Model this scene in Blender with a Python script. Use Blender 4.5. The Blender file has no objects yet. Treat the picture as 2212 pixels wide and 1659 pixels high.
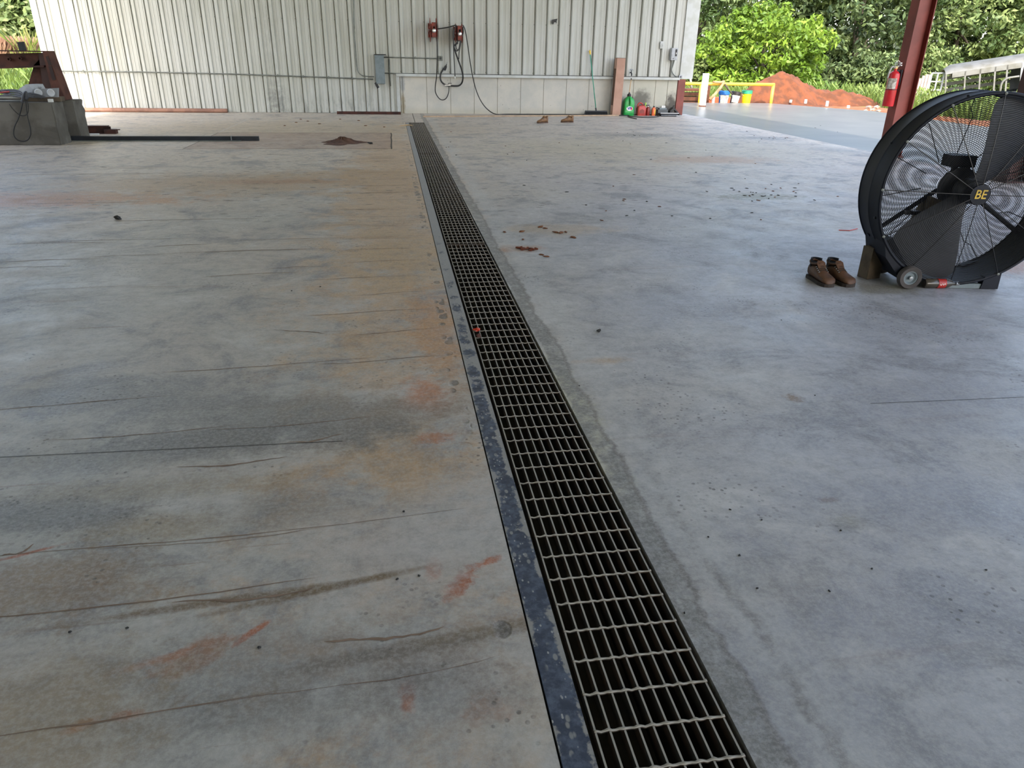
import bpy, bmesh, math, random
import numpy as np
from mathutils import Vector, Matrix

# ------------------------------------------------------------------ camera
F, CX, CY, H = 1550.0, 1106.0, 829.5, 1.37
_d = np.array([840 - CX, 117 - CY, F]); _d /= np.linalg.norm(_d)          # drain direction (world +Y)
_h = np.array([5840 - CX, 117 + 5000 * .018 - CY, F])
_u = np.cross(_d, _h); _u /= np.linalg.norm(_u)
if _u[1] > 0: _u = -_u
_r = np.cross(_u, _d)
if _r[0] < 0: _r = -_r
M = np.array([_r, _d, _u])                                               # world = M @ camera vector
scene = bpy.context.scene
C = scene.collection
cd = bpy.data.cameras.new('camera'); cam = bpy.data.objects.new('camera', cd); C.objects.link(cam)
cd.sensor_width = 36; cd.lens = 36 * F / 2212; cd.clip_end = 500
mw = Matrix.Identity(4)
for i in range(3):
    mw[i][0] = M[i][0]; mw[i][1] = -M[i][1]; mw[i][2] = -M[i][2]
mw[2][3] = H
cam.matrix_world = mw
scene.camera = cam

def ray(px, py): return M @ np.array([px - CX, py - CY, F])
def G(px, py, z=0.0):
    v = ray(px, py); t = (z - H) / v[2]; return Vector((v[0] * t, v[1] * t, z))
def onY(px, py, Y):
    v = ray(px, py); t = Y / v[1]; return Vector((v[0] * t, Y, H + v[2] * t))

# ------------------------------------------------------------------ light
scene.view_settings.view_transform = 'Standard'
scene.view_settings.look = 'None'
scene.view_settings.gamma = 1
scene.view_settings.use_curve_mapping = False
scene.view_settings.exposure = 1.08
SUN_AZ, SUN_EL = math.radians(10), math.radians(41)
w = bpy.data.worlds.new('sky'); scene.world = w; w.use_nodes = True
nt = w.node_tree; nt.nodes.clear()
sky = nt.nodes.new('ShaderNodeTexSky'); sky.sky_type = 'NISHITA'
sky.sun_disc = False; sky.sun_elevation = SUN_EL; sky.sun_rotation = math.radians(190)
sky.air_density = 1.0; sky.dust_density = 2.5; sky.ozone_density = 1.0
bg = nt.nodes.new('ShaderNodeBackground'); bg.inputs[1].default_value = 0.42
wo = nt.nodes.new('ShaderNodeOutputWorld')
hz = nt.nodes.new('ShaderNodeMix'); hz.data_type = 'RGBA'; hz.inputs[0].default_value = .25
bw = nt.nodes.new('ShaderNodeRGBToBW'); tn = nt.nodes.new('ShaderNodeMix'); tn.data_type = 'RGBA'; tn.blend_type = 'MULTIPLY'; tn.inputs[0].default_value = 1; tn.inputs[7].default_value = (1.03, .98, .92, 1)
nt.links.new(sky.outputs[0], bw.inputs[0]); nt.links.new(bw.outputs[0], tn.inputs[6])          # summer haze warms and pales the blue
nt.links.new(sky.outputs[0], hz.inputs[6]); nt.links.new(tn.outputs[2], hz.inputs[7])
nt.links.new(hz.outputs[2], bg.inputs[0]); nt.links.new(bg.outputs[0], wo.inputs[0])
sl = bpy.data.lights.new('sun', 'SUN'); so = bpy.data.objects.new('sun', sl); C.objects.link(so)
sl.energy = 3.1; sl.angle = math.radians(.6); sl.color = (1, .93, .80)
sd = Vector((math.sin(SUN_AZ) * math.cos(SUN_EL), math.cos(SUN_AZ) * math.cos(SUN_EL), -math.sin(SUN_EL)))
so.rotation_euler = sd.to_track_quat('-Z', 'Y').to_euler(); so.location = (-4, -20, 25)

rnd = random.Random(7)
nrg = np.random.default_rng(11)
PI = math.pi

# ------------------------------------------------------------------ materials
def lin(c):
    if isinstance(c, str):
        c = [int(c[i:i + 2], 16) / 255 for i in (1, 3, 5)]
    return tuple((x / 12.92 if x <= .04045 else ((x + .055) / 1.055) ** 2.4) for x in c) + (1.0,)

class NT:
    def __init__(s, name):
        s.m = bpy.data.materials.new(name); s.m.use_nodes = True
        s.t = s.m.node_tree; s.b = s.t.nodes['Principled BSDF']
        s.tc = s.t.nodes.new('ShaderNodeTexCoord'); s.P = s.tc.outputs['Object']
    def n(s, k): return s.t.nodes.new(k)
    def put(s, inp, v):
        if isinstance(v, bpy.types.NodeSocket): s.t.links.new(v, inp)
        elif v is not None: inp.default_value = v
    def mp(s, v=None, loc=(0, 0, 0), rot=(0, 0, 0), sc=(1, 1, 1), kind='POINT'):
        n = s.n('ShaderNodeMapping'); n.vector_type = kind
        s.put(n.inputs[0], v or s.P); n.inputs[1].default_value = loc; n.inputs[2].default_value = rot; n.inputs[3].default_value = sc
        return n.outputs[0]
    def noise(s, scale, detail=4, rough=.55, v=None, dist=0):
        n = s.n('ShaderNodeTexNoise'); s.put(n.inputs['Vector'], v or s.P)
        n.inputs['Scale'].default_value = scale; n.inputs['Detail'].default_value = detail
        n.inputs['Roughness'].default_value = rough; n.inputs['Distortion'].default_value = dist
        return n.outputs['Fac']
    def voro(s, scale, v=None):
        n = s.n('ShaderNodeTexVoronoi'); s.put(n.inputs['Vector'], v or s.P); n.inputs['Scale'].default_value = scale
        return n.outputs['Distance']
    def rng(s, x, a, b, c=0., d=1., smooth=True):
        n = s.n('ShaderNodeMapRange'); n.interpolation_type = 'SMOOTHSTEP' if smooth else 'LINEAR'
        s.put(n.inputs[0], x)
        for i, q in enumerate((a, b, c, d)): n.inputs[i + 1].default_value = q
        return n.outputs[0]
    def math(s, op, a, b=None):
        n = s.n('ShaderNodeMath'); n.operation = op; s.put(n.inputs[0], a); s.put(n.inputs[1], b); return n.outputs[0]
    def mix(s, f, a, b, mode='MIX'):
        n = s.n('ShaderNodeMix'); n.data_type = 'RGBA'; n.blend_type = mode
        s.put(n.inputs[0], f); s.put(n.inputs[6], a); s.put(n.inputs[7], b); return n.outputs[2]
    def length(s, v):
        n = s.n('ShaderNodeVectorMath'); n.operation = 'LENGTH'; s.put(n.inputs[0], v); return n.outputs['Value']
    def xyz(s, v=None):
        n = s.n('ShaderNodeSeparateXYZ'); s.put(n.inputs[0], v or s.P); return n.outputs
    def bump(s, h, strength=.3, dist=.01):
        n = s.n('ShaderNodeBump'); s.put(n.inputs['Height'], h); n.inputs['Strength'].default_value = strength; n.inputs['Distance'].default_value = dist
        s.t.links.new(n.outputs[0], s.b.inputs['Normal'])
    def fin(s, col=None, rough=None, metal=None, spec=None):
        s.put(s.b.inputs['Base Color'], col); s.put(s.b.inputs['Roughness'], rough); s.put(s.b.inputs['Metallic'], metal)
        if spec is not None: s.b.inputs['Specular IOR Level'].default_value = spec
        return s.m

def pm(name, c, c2=None, scale=6, rough=.6, metal=0, bump=0, lo=.4, hi=.62, spec=None):
    s = NT(name); c = lin(c)
    if c2:
        f = s.rng(s.noise(scale), lo, hi); col = s.mix(f, c, lin(c2))
    else:
        f = s.rng(s.noise(scale), .3, .7); col = s.mix(f, tuple(x * .88 for x in c[:3]) + (1,), tuple(min(1, x * 1.1) for x in c[:3]) + (1,))
    if bump: s.bump(s.noise(scale * 6, 6), bump, .01)
    return s.fin(col, rough, metal, spec)

def blob(s, col, px, rx, ry, color, amt=1., rot=0, k=.9, nz=None, at=None):
    c = at if at else G(*px)
    v = s.mp(None, (c[0], c[1], 0), (0, 0, rot), (rx, ry, 1), 'TEXTURE')
    d = s.math('ADD', s.length(v), s.math('MULTIPLY', s.math('SUBTRACT', nz, .5), k * 2))
    c4 = lin(color)
    if c4[0] > c4[2] * 1.25: c4 = (c4[0] * 1.08, c4[1] * 1.1, c4[2] * .78, 1); amt = min(1, amt * 1.2)
    return s.mix(s.rng(d, .3, 1.15, amt, 0.), col, c4)

def floor_material():
    s = NT('worn_concrete')
    X, Y, Z = s.xyz()
    n1 = s.noise(.35, 5, .6, dist=.4); n2 = s.noise(1.9, 10, .74, dist=.6); n3 = s.noise(14, 9, .8); nb = s.noise(3.2, 9, .78)
    nf = s.noise(11, 8, .8)
    blue = lin('#a5a6ad'); tan = lin('#b2a79a'); gray = lin('#aaa79f')
    side = s.rng(X, -.5, 2.5)
    base = s.mix(side, s.mix(s.rng(n1, .38, .62), gray, tan), s.mix(s.rng(n1, .4, .6), blue, lin('#aba8a4')))  # right side's blue tint is partly skylight put into the colour
    base = s.mix(s.rng(Y, 5, 12, 0, .8), base, lin('#cdbca8'))
    col = s.mix(s.rng(n2, .48, .64, 0, .72), base, lin('#747478'))
    col = s.mix(s.rng(n2, .34, .48, .55, 0), col, lin('#c6c3be'))
    # trowel drag marks that run across the slab
    stv = s.mp(None, (0, 0, 0), (0, 0, .05), (.5, 6.5, 1))
    st = s.noise(1.0, 9, .72, v=stv, dist=.3)
    left = s.rng(X, -.3, .2, 1, 0)
    col = s.mix(s.rng(st, .56, .74, 0, .42), col, lin('#8c7566'))
    col = s.mix(s.rng(st, .25, .42, .28, 0), col, lin('#b7b2ab'))
    fine = s.noise(1.0, 4, .6, v=s.mp(None, (3, 1, 0), (0, 0, .06), (.9, 26, 1)))
    col = s.mix(s.math('MULTIPLY', s.rng(fine, .64, .72, 0, .5), left), col, lin('#7a5d4c'))
    # swirls of the power trowel
    sw = s.noise(1.0, 3, .6, v=s.mp(None, (0, 0, 0), (0, 0, .7), (1.2, 9, 1)), dist=1.2)
    col = s.mix(s.rng(sw, .6, .76, 0, .22), col, lin('#6f6a66'))
    # tan band of clay wash beside the drain
    def B(px, rx, ry, c, a=1., rot=0, k=.9, at=None):
        nonlocal col
        col = blob(s, col, px, rx, ry, c, a, rot, k * 1.9, nb if max(rx, ry) > .12 and k < 1.2 else nf, at)
    B(None, .75, 9, '#b58a68', .5, at=(-.05, 9))
    B(None, 4.5, 2.2, '#ad9381', .5, at=(-2.0, 15.5))
    B(None, 3.5, 2.5, '#b3a497', .4, at=(4.5, 12))
    B((30, 432), 2.0, .55, '#a8704b', .75); B((520, 395), 2.6, .9, '#a2806a', .55); B((600, 392), .9, .25, '#97603f', .4)
    B((760, 375), 1.2, .5, '#a5836d', .5); B((880, 560), .5, 1.0, '#a98a75', .5)
    B((940, 700), .18, .9, '#b07b58', .5); B((915, 850), .13, .22, '#b0673d', .6); B((880, 1000), .25, .4, '#a9866f', .5)
    B((940, 945), .08, .06, '#a5623f', .6); B((1000, 1255), .035, .085, '#9a4f26', .85, -.6); B((1060, 1210), .05, .02, '#a4572f', .8, .6)
    B((935, 1230), .03, .06, '#a25a2c', .7); B((420, 1420), .09, .055, '#9d6034', .7, .5); B((540, 1370), .07, .012, '#a3552d', .8, .8)
    B((880, 1505), .025, .06, '#a3592e', .7); B((180, 1565), .05, .018, '#9c5328', .7, .4); B((270, 1545), .05, .02, '#97512b', .6)
    B((1060, 1530), .07, .05, '#a8683f', .55); B((60, 1195), .14, .012, '#9a4e2a', .8, .35); B((380, 1415), .16, .02, '#a0603b', .6, .3)
    B((150, 1260), .32, .2, '#80675a', .65); B((330, 1140), .35, .12, '#85705f', .5); B((270, 1060), .5, .1, '#7d6d62', .4)
    B((60, 1120), .45, .14, '#5f5f61', .7); B((620, 905), .85, .3, '#6d6b69', .7); B((250, 985), 1.1, .14, '#6b6a69', .5)
    B((480, 950), .7, .14, '#666565', .6); B((350, 870), .6, .14, '#706f71', .5); B((150, 850), .9, .2, '#6c6c6e', .5)
    B((640, 1100), .4, .12, '#77726d', .4); B((1010, 1120), .3, .3, '#b4b1ad', .5); B((820, 1150), .35, .2, '#b1aeab', .4)
    B((830, 1240), .3, .2, '#b2b0ad', .4); B((930, 1390), .5, .035, '#6f5c50', .75, .13, .5); B((470, 1300), .5, .02, '#6b5648', .75, .1, .4)
    B((690, 1275), .35, .02, '#6b5648', .8, .2, .4); B((640, 1440), .55, .16, '#707073', .5); B((1150, 1560), .16, .12, '#b0ada3', .5)
    B((950, 1500), .2, .12, '#6e7074', .5); B((560, 1540), .5, .1, '#71706f', .5); B((60, 1560), .4, .25, '#8d7768', .5)
    B((1540, 345), 1.1, .55, '#aa7d62', .65); B((1640, 640), .5, .25, '#c4c5c9', .5); B((1640, 425), .55, .25, '#77746b', .7, 0, 1.3)
    B((1380, 292), .9, .45, '#6f6c66', .75, 0, 1.4); B((1650, 298), 1.0, .3, '#6d6a66', .7, 0, 1.4); B((1545, 385), .4, .12, '#8e8983', .6, 0, 1.4)
    B((1200, 495), .55, .3, '#a78c7b', .45); B((1130, 538), .25, .14, '#9a6a4f', .6); B((1295, 780), .18, .05, '#a98465', .5)
    B((1715, 860), .05, .05, '#775f50', .8); B((1790, 1080), .05, .025, '#735a4a', .7); B((1820, 1130), .12, .05, '#777068', .4)
    B((1420, 1110), .12, .35, '#aeadaa', .6); B((1560, 1450), .10, .4, '#aeaead', .55); B((1250, 900), .10, .8, '#b0a79e', .5)
    B((2200, 575), .5, .3, '#87543a', .8); B((2000, 1100), .8, .25, '#84858e', .5); B((1900, 1330), .6, .2, '#7f808a', .5)
    B((1750, 1550), .35, .16, '#8a8b92', .5); B((2120, 880), .8, .35, '#7f808a', .5); B((1980, 700), .8, .35, '#85868e', .4)
    B((1500, 660), .8, .4, '#9fa0a8', .5); B((1790, 610), .25, .12, '#6a6058', .6); B((1900, 625), .4, .12, '#6a625b', .6)
    # rectangular slab repair where the dirt pile sits
    rect = s.math('MULTIPLY', s.math('MULTIPLY', s.rng(X, -3.19, -3.17), s.rng(X, -.04, -.02, 1, 0)), s.math('MULTIPLY', s.rng(Y, 12.1, 12.12), s.rng(Y, 14.63, 14.65, 1, 0)))
    col = s.mix(s.math('MULTIPLY', rect, s.rng(nb, .3, .7, .35, .8)), col, lin('#987762'))
    # rough mortar strip on the right of the drain, with a dark ragged edge
    e = s.math('ADD', X, s.math('MULTIPLY', s.math('SUBTRACT', s.noise(2.2, 6, .75), .5), .16))
    strip = s.math('MULTIPLY', s.rng(e, .69, .70), s.rng(e, .765, .785, 1, 0))
    col = s.mix(s.math('MULTIPLY', strip, s.rng(nf, .38, .56, .2, .9)), col, lin('#6f6d68'))
    edge = s.math('MULTIPLY', s.rng(e, .765, .778), s.rng(e, .782, .80, 1, 0))
    col = s.mix(s.math('MULTIPLY', edge, .6), col, lin('#4b4238'))
    col = s.mix(s.math('MULTIPLY', s.math('MULTIPLY', s.rng(e, .80, .86), s.rng(e, .92, 1.02, 1, 0)), .35), col, lin('#b9b8b4'))
    e2 = s.math('ADD', X, s.math('MULTIPLY', s.math('SUBTRACT', s.noise(1.3, 6, .75), .5), .22))
    groove = s.math('MULTIPLY', s.math('MULTIPLY', s.rng(e2, .84, .87), s.rng(e2, .87, .91, 1, 0)), s.rng(Y, 1.2, 3.2, 1, 0))
    col = s.mix(s.math('MULTIPLY', groove, s.rng(nf, .4, .6, .1, .6)), col, lin('#5b544c'))
    # pits along the left lip of the drain and small specks everywhere
    pit = s.math('MULTIPLY', s.rng(s.voro(16, v=s.mp(None, (0, 0, 0), (0, 0, 0), (1, .8, 1))), .36, .48, 1, 0), s.math('MULTIPLY', s.rng(X, .19, .215), s.rng(X, .25, .262, 1, 0)))
    pit = s.math('MULTIPLY', pit, s.rng(s.noise(2.0, 2), .47, .55))
    col = s.mix(s.math('MULTIPLY', pit, .75), col, lin('#4f4b46'))
    sp = s.math('MULTIPLY', s.rng(s.voro(34), .17, .25, 1, 0), s.rng(s.noise(1.2, 4, .7), .5, .64))
    col = s.mix(s.math('MULTIPLY', sp, .75), col, lin('#37322d'))
    sp2 = s.math('MULTIPLY', s.rng(s.voro(7, v=s.mp(None, (5, 2, 0), (0, 0, 0), (.6, 1.4, 1))), .14, .19, 1, 0), s.rng(Y, 5, 8))
    col = s.mix(s.math('MULTIPLY', sp2, .8), col, lin('#4a3d33'))
    col = s.mix(s.rng(n3, .40, .66, 0, .38), col, lin('#6a6764'))
    col = s.mix(s.rng(s.noise(60, 6, .8), .42, .62, 0, .28), col, lin('#c3bfb9'))
    h = s.math('SUBTRACT', s.math('ADD', s.math('MULTIPLY', n2, .6), s.math('MULTIPLY', n3, .25)), s.math('MULTIPLY', pit, .8))
    s.bump(h, .35, .012)
    rough = s.rng(nb, .3, .75, .42, .66)
    return s.fin(col, rough, 0, .5)

def slab_material():
    s = NT('new_slab_concrete')
    col = s.mix(s.rng(s.noise(.8, 5), .35, .65), lin('#625f5c'), lin('#6d6a66'))
    col = s.mix(s.rng(s.noise(1, 5, .6, v=s.mp(None, sc=(.4, 2.5, 1))), .55, .72, 0, .5), col, lin('#565659'))
    col = s.mix(s.rng(s.noise(1, 5, .6, v=s.mp(None, (4, 1, 0), sc=(.7, 3.5, 1))), .62, .75, 0, .6), col, lin('#8f8982'))
    s.bump(s.noise(4, 5), .15, .01)
    return s.fin(col, .32, 0, .5)

def stem_material():
    s = NT('formed_concrete')
    X, Y, Z = s.xyz()
    n = s.noise(2.2, 6, .65); nf = s.noise(7, 6, .7)
    col = s.mix(s.rng(n, .35, .65), lin('#bfbab0'), lin('#b2b0a9'))
    col = s.mix(s.rng(Z, .02, .2, .35, 0), col, lin('#a39a80'))
    col = s.mix(s.rng(X, 5.6, 6.6, 0, .45), col, lin('#a7a590'))
    def spot(x, z, rx, rz, c, a):
        nonlocal col
        v = s.mp(None, (x, 19.75, z), (0, 0, 0), (rx, 5, rz), 'TEXTURE')
        d = s.math('ADD', s.length(v), s.math('MULTIPLY', s.math('SUBTRACT', nf, .5), 1.5))
        col = s.mix(s.rng(d, .35, 1.1, a, 0), col, lin(c))
    spot(7.42, .2, .22, .42, '#3f3b36', .9); spot(6.95, .05, .45, .18, '#4a4641', .75); spot(6.55, .38, .32, .30, '#55524c', .8)
    spot(6.0, .25, .30, .35, '#5d5a55', .5); spot(.3, .2, .07, .4, '#8b8069', .8); spot(.3, .7, .07, .3, '#8c8f90', .8)
    spec = s.math('MULTIPLY', s.rng(s.voro(9), .06, .1, 1, 0), s.rng(s.noise(1.5), .5, .6))
    col = s.mix(s.math('MULTIPLY', spec, .7), col, lin('#4a4238'))
    s.bump(n, .2, .01)
    return s.fin(col, .85)

def wall_material():
    s = NT('white_ribbed_metal')
    X, Y, Z = s.xyz()
    v = s.mp(None, sc=(7, 1, .7))
    n = s.noise(1.0, 4, .6, v=v); n2 = s.noise(.5, 4)
    col = s.mix(s.rng(n, .42, .7, 0, .4), lin('#b5b6b1'), lin('#9a9a8e'))
    col = s.mix(s.rng(n2, .4, .7, 0, .35), col, lin('#a1a194'))
    low = s.math('MULTIPLY', s.rng(Z, .0, .6, 1, 0), s.rng(X, -3.0, -2.7))
    low = s.math('MULTIPLY', low, s.rng(X, -.6, .2, 1, .3))
    col = s.mix(s.math('MULTIPLY', low, s.rng(s.noise(5, 6, .7, v=s.mp(None, sc=(2, 1, .7))), .45, .65, 0, .7)), col, lin('#75756f'))
    d = s.math('MULTIPLY', s.rng(X, -3.1, -2.9), s.rng(X, -2.75, -2.45, 1, 0))
    col = s.mix(s.math('MULTIPLY', s.math('MULTIPLY', d, s.rng(Z, .3, .9, .65, .15)), s.rng(s.noise(8, 5, .7), .35, .6)), col, lin('#6a6b67'))
    return s.fin(col, .42, 0, .5)

def splatter_plate():
    s = NT('splattered_steel')
    X, Y, Z = s.xyz()
    n = s.noise(6, 7, .75)
    col = s.mix(s.rng(s.noise(22, 5, .7), .4, .65), lin('#333b4b'), lin('#525b6b'))
    dust = s.math('ADD', s.math('ADD', n, s.math('MULTIPLY', s.rng(Y, 1.3, 6.5, -.05, .20, False), 1.)), s.math('MULTIPLY', s.rng(s.math('ABSOLUTE', s.math('SUBTRACT', X, .325)), .015, .037, -.03, .09), 1.))
    col = s.mix(s.rng(dust, .50, .58, 0, .85), col, lin('#96928a'))
    d2 = s.math('MULTIPLY', s.rng(s.voro(30, v=s.mp(None, (2, 7, 0), sc=(1.3, .7, 1))), .20, .30, 1, 0), s.rng(s.noise(5, 4, .7), .42, .52, 0, .75))
    col = s.mix(d2, col, lin('#8f8e8a'))
    dots = s.rng(s.voro(55, v=s.mp(None, sc=(1.2, .7, 1))), .14, .2, 1, 0)
    col = s.mix(s.math('MULTIPLY', dots, s.rng(s.noise(9, 3), .42, .52, 0, .85)), col, lin('#a3a29e'))
    s.bump(s.noise(30, 5), .3, .006)
    return s.fin(col, s.rng(dust, .5, .6, .42, .85), 0, .5)

def leaf_material(name, c1, c2, c3):
    s = NT(name)
    g = s.n('ShaderNodeNewGeometry')
    f = g.outputs['Random Per Island']
    col = s.mix(f, lin(c1), lin(c2))
    col = s.mix(s.rng(s.noise(.45, 3), .42, .62), col, lin(c3))
    s.fin(col, .55, 0, .35)
    tr = s.n('ShaderNodeBsdfTranslucent'); s.put(tr.inputs[0], s.mix(.25, col, lin('#a9b55a')))
    mx = s.n('ShaderNodeMixShader'); mx.inputs[0].default_value = .2
    s.t.links.new(s.b.outputs[0], mx.inputs[1]); s.t.links.new(tr.outputs[0], mx.inputs[2])
    s.t.links.new(mx.outputs[0], s.t.nodes['Material Output'].inputs[0])
    return s.m

MT = dict(
    floor=floor_material(), slab=slab_material(), stem=stem_material(), wall=wall_material(), plate=splatter_plate(),
    drag=pm('brown_scuff', '#75604f', '#87715f', 9, .8), cut=pm('cut_groove', '#5b4c42'), joint=pm('pale_joint', '#bdb6ae'), gap=pm('dark_joint', '#3b3630'),
    channel=pm('drain_channel', '#2a2723', '#3a342c', 4, .9), bardark=pm('grimy_shaded_bar', '#37312a', '#4a3a2c', 12, .85), grate=pm('galvanized_bar', '#9a9488', '#86705c', 9, .62, .2, 0, .58, .78),
    rustgrate=pm('rusty_bar', '#7f776b', '#8a5a3d', 14, .7, .1),
    white=pm('white_trim', '#b6b9b8', '#abada8', 4, .45), ceil=pm('white_roof_liner', '#e0e0dc', '#d4d4d0', 2, .7),
    redshade=pm('shaded_red_steel', '#3f1d18', '#331612', 2, .6), red=pm('red_oxide_steel', '#7a352c', '#67291f', 2, .5), redpaint=pm('red_enamel', '#c3222a', rough=.28),
    gray=pm('gray_enamel', '#6f7a7e', '#647074', 12, .5), lgray=pm('light_gray_plastic', '#a3a6aa', '#94979b', 9, .5),
    black=pm('black_rubber', '#161618', rough=.5), dark=pm('dark_steel', '#23262b', '#2d3036', 5, .5, .3),
    navy=pm('black_powder_coat', '#0c1019', '#111622', 5, .55, 0, spec=.25), capgray=pm('cover_gray', '#85878a'), whitecap=pm('pale_cap', '#b9bbbd', rough=.5), chrome=pm('bright_metal', '#b9babb', rough=.3, metal=.9),
    conduit=pm('galvanized_conduit', '#71756f', '#5f625d', 8, .5, .3), rust=pm('rusty_steel', '#4c2a20', '#321b15', 5, .8, .1, .2),
    pipe=pm('rusty_pipe', '#8f6a58', '#7b5a4c', 5, .7, .1), conc=pm('block_concrete', '#65615a', '#524e47', 3, .9, 0, .25),
    orange=pm('orange_red_paint', '#84301f', '#5e2318', 10, .5), hose=pm('black_hose', '#1b1b1b', rough=.45),
    brass=pm('worn_brass', '#b99a5a', rough=.4, metal=.6), straw=pm('tan_tube', '#b99a70', rough=.4),
    green=pm('green_plastic', '#1f9b45', '#178a3a', 6, .35), gas=pm('faded_red_plastic', '#b3453d', '#a13a34', 8, .5),
    darkred=pm('dark_red_plastic', '#7c2019', rough=.4), orangelabel=pm('orange_label', '#d5612a', rough=.45), yellow=pm('yellow_paint', '#e2b93c', '#d3aa3a', 5, .45),
    card=pm('tan_cardboard', '#b08b79', '#a78270', 4, .8), cardin=pm('dark_cardboard', '#5d4436', rough=.9),
    wood=pm('weathered_lumber', '#5e5140', '#4b4034', 7, .85, 0, .2), tan=pm('new_lumber', '#b39a80', '#a08a72', 8, .8),
    boot=pm('brown_leather', '#553720', '#412a18', 14, .62, 0, .25), bootlight=pm('tan_leather', '#86633f', '#6d4d30', 14, .65, 0, .2), sole=pm('boot_sole', '#2c231d', rough=.8),
    lining=pm('dark_lining', '#15161c', rough=.9), grommet=pm('gray_grommet', '#8b8f92', rough=.4, metal=.5),
    bluep=pm('blue_plastic', '#1f63ad', rough=.4), blackp=pm('black_plastic', '#231f1e', rough=.4), yellowp=pm('yellow_plastic', '#e0c21b', rough=.4), greenp=pm('teal_plastic', '#2b8d6a', rough=.4),
    label=pm('paper_label', '#c9c4bb', '#8d857a', 30, .7), whitep=pm('white_plastic', '#d3d3cf', rough=.4), redlabel=pm('red_label', '#b02a22', '#9c241d', 20, .45),
    glass=pm('brown_bottle', '#4b443b', '#3d372f', 8, .2), gold=pm('gold_lettering', '#c7a32e', rough=.45), blue=pm('blue_lettering', '#22308f', rough=.4), redink=pm('red_lettering', '#d22f35', rough=.4), inkw=pm('white_ink', '#eceae6', rough=.4),
    blade=pm('gray_fan_blade', '#4c4e53', '#42454a', 3, .5, .3), guard=pm('guard_wire', '#121317', rough=.4), motor=pm('dusty_motor', '#5c4a2e', '#4a3b26', 6, .7),
    tire=pm('dusty_tire', '#4c4744', '#413c3a', 9, .85), dirt=pm('orange_clay', '#6c3c21', '#54301c', 3.2, .95, 0, .6), dirt2=pm('brown_dirt', '#5f4232', '#4a3226', 9, .95, 0, .5),
    clay=pm('red_clay_crumb', '#6b351e', '#4a2615', 20, .95), leafd=pm('dry_leaf', '#6a4028', '#7d5535', 10, .9),
    ground=None, bark=pm('tree_bark', '#4a4238', '#383129', 6, .95, 0, .4), dryb=pm('dry_brush', '#a2715a', '#8a5f49', 5, .9),
    trailer=pm('weathered_white_metal', '#656562', '#57564f', 2, .5), trailerbody=pm('white_sheet_metal', '#7d7e7f', rough=.5), pal=pm('brown_planks', '#5e3825', '#4a2c1d', 4, .85),
    fence=pm('pinkish_boards', '#b59d93', '#a08980', 4, .8), redscrap=pm('red_plastic_scrap', '#b8371f', rough=.4), stone=pm('dark_pebble', '#2a2927', rough=.8), rope=pm('pale_wire', '#a9a9a4', rough=.5),
)
def ground_material():
    s = NT('grassy_soil')
    X, Y, Z = s.xyz()
    n = s.noise(.5, 6, .6); n2 = s.noise(3, 5, .7)
    col = s.mix(s.rng(n, .4, .6), lin('#8c8140'), lin('#6f8a34'))
    col = s.mix(s.rng(n2, .45, .65, 0, .6), col, lin('#a08a52'))
    d = s.math('ADD', s.length(s.mp(None, (13, 21, 0), sc=(7.5, 7.5, 40), kind='TEXTURE')), s.math('MULTIPLY', s.math('SUBTRACT', n, .5), .35))
    col = s.mix(s.rng(d, .95, 1.1, 1, 0), col, s.mix(s.rng(n2, .35, .65), lin('#8a4c2a'), lin('#7e5c42')))
    return s.fin(col, .95)
MT['ground'] = ground_material()
L_DARK = leaf_material('dark_green_leaves', '#374a2d', '#708051', '#273722')
L_MID = leaf_material('mid_green_leaves', '#4d6235', '#8c9a62', '#3a4d29')
L_LIME = leaf_material('lime_leaves', '#58761f', '#829a38', '#4a6618')
L_GRASS = leaf_material('grass_blades', '#4d692c', '#758a44', '#647335')
L_DRY = leaf_material('dry_grass_blades', '#8a8244', '#998d58', '#6b7e36')
L_BRUSH = leaf_material('dry_brush_twigs', '#a98370', '#bf9c84', '#94705c')

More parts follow.
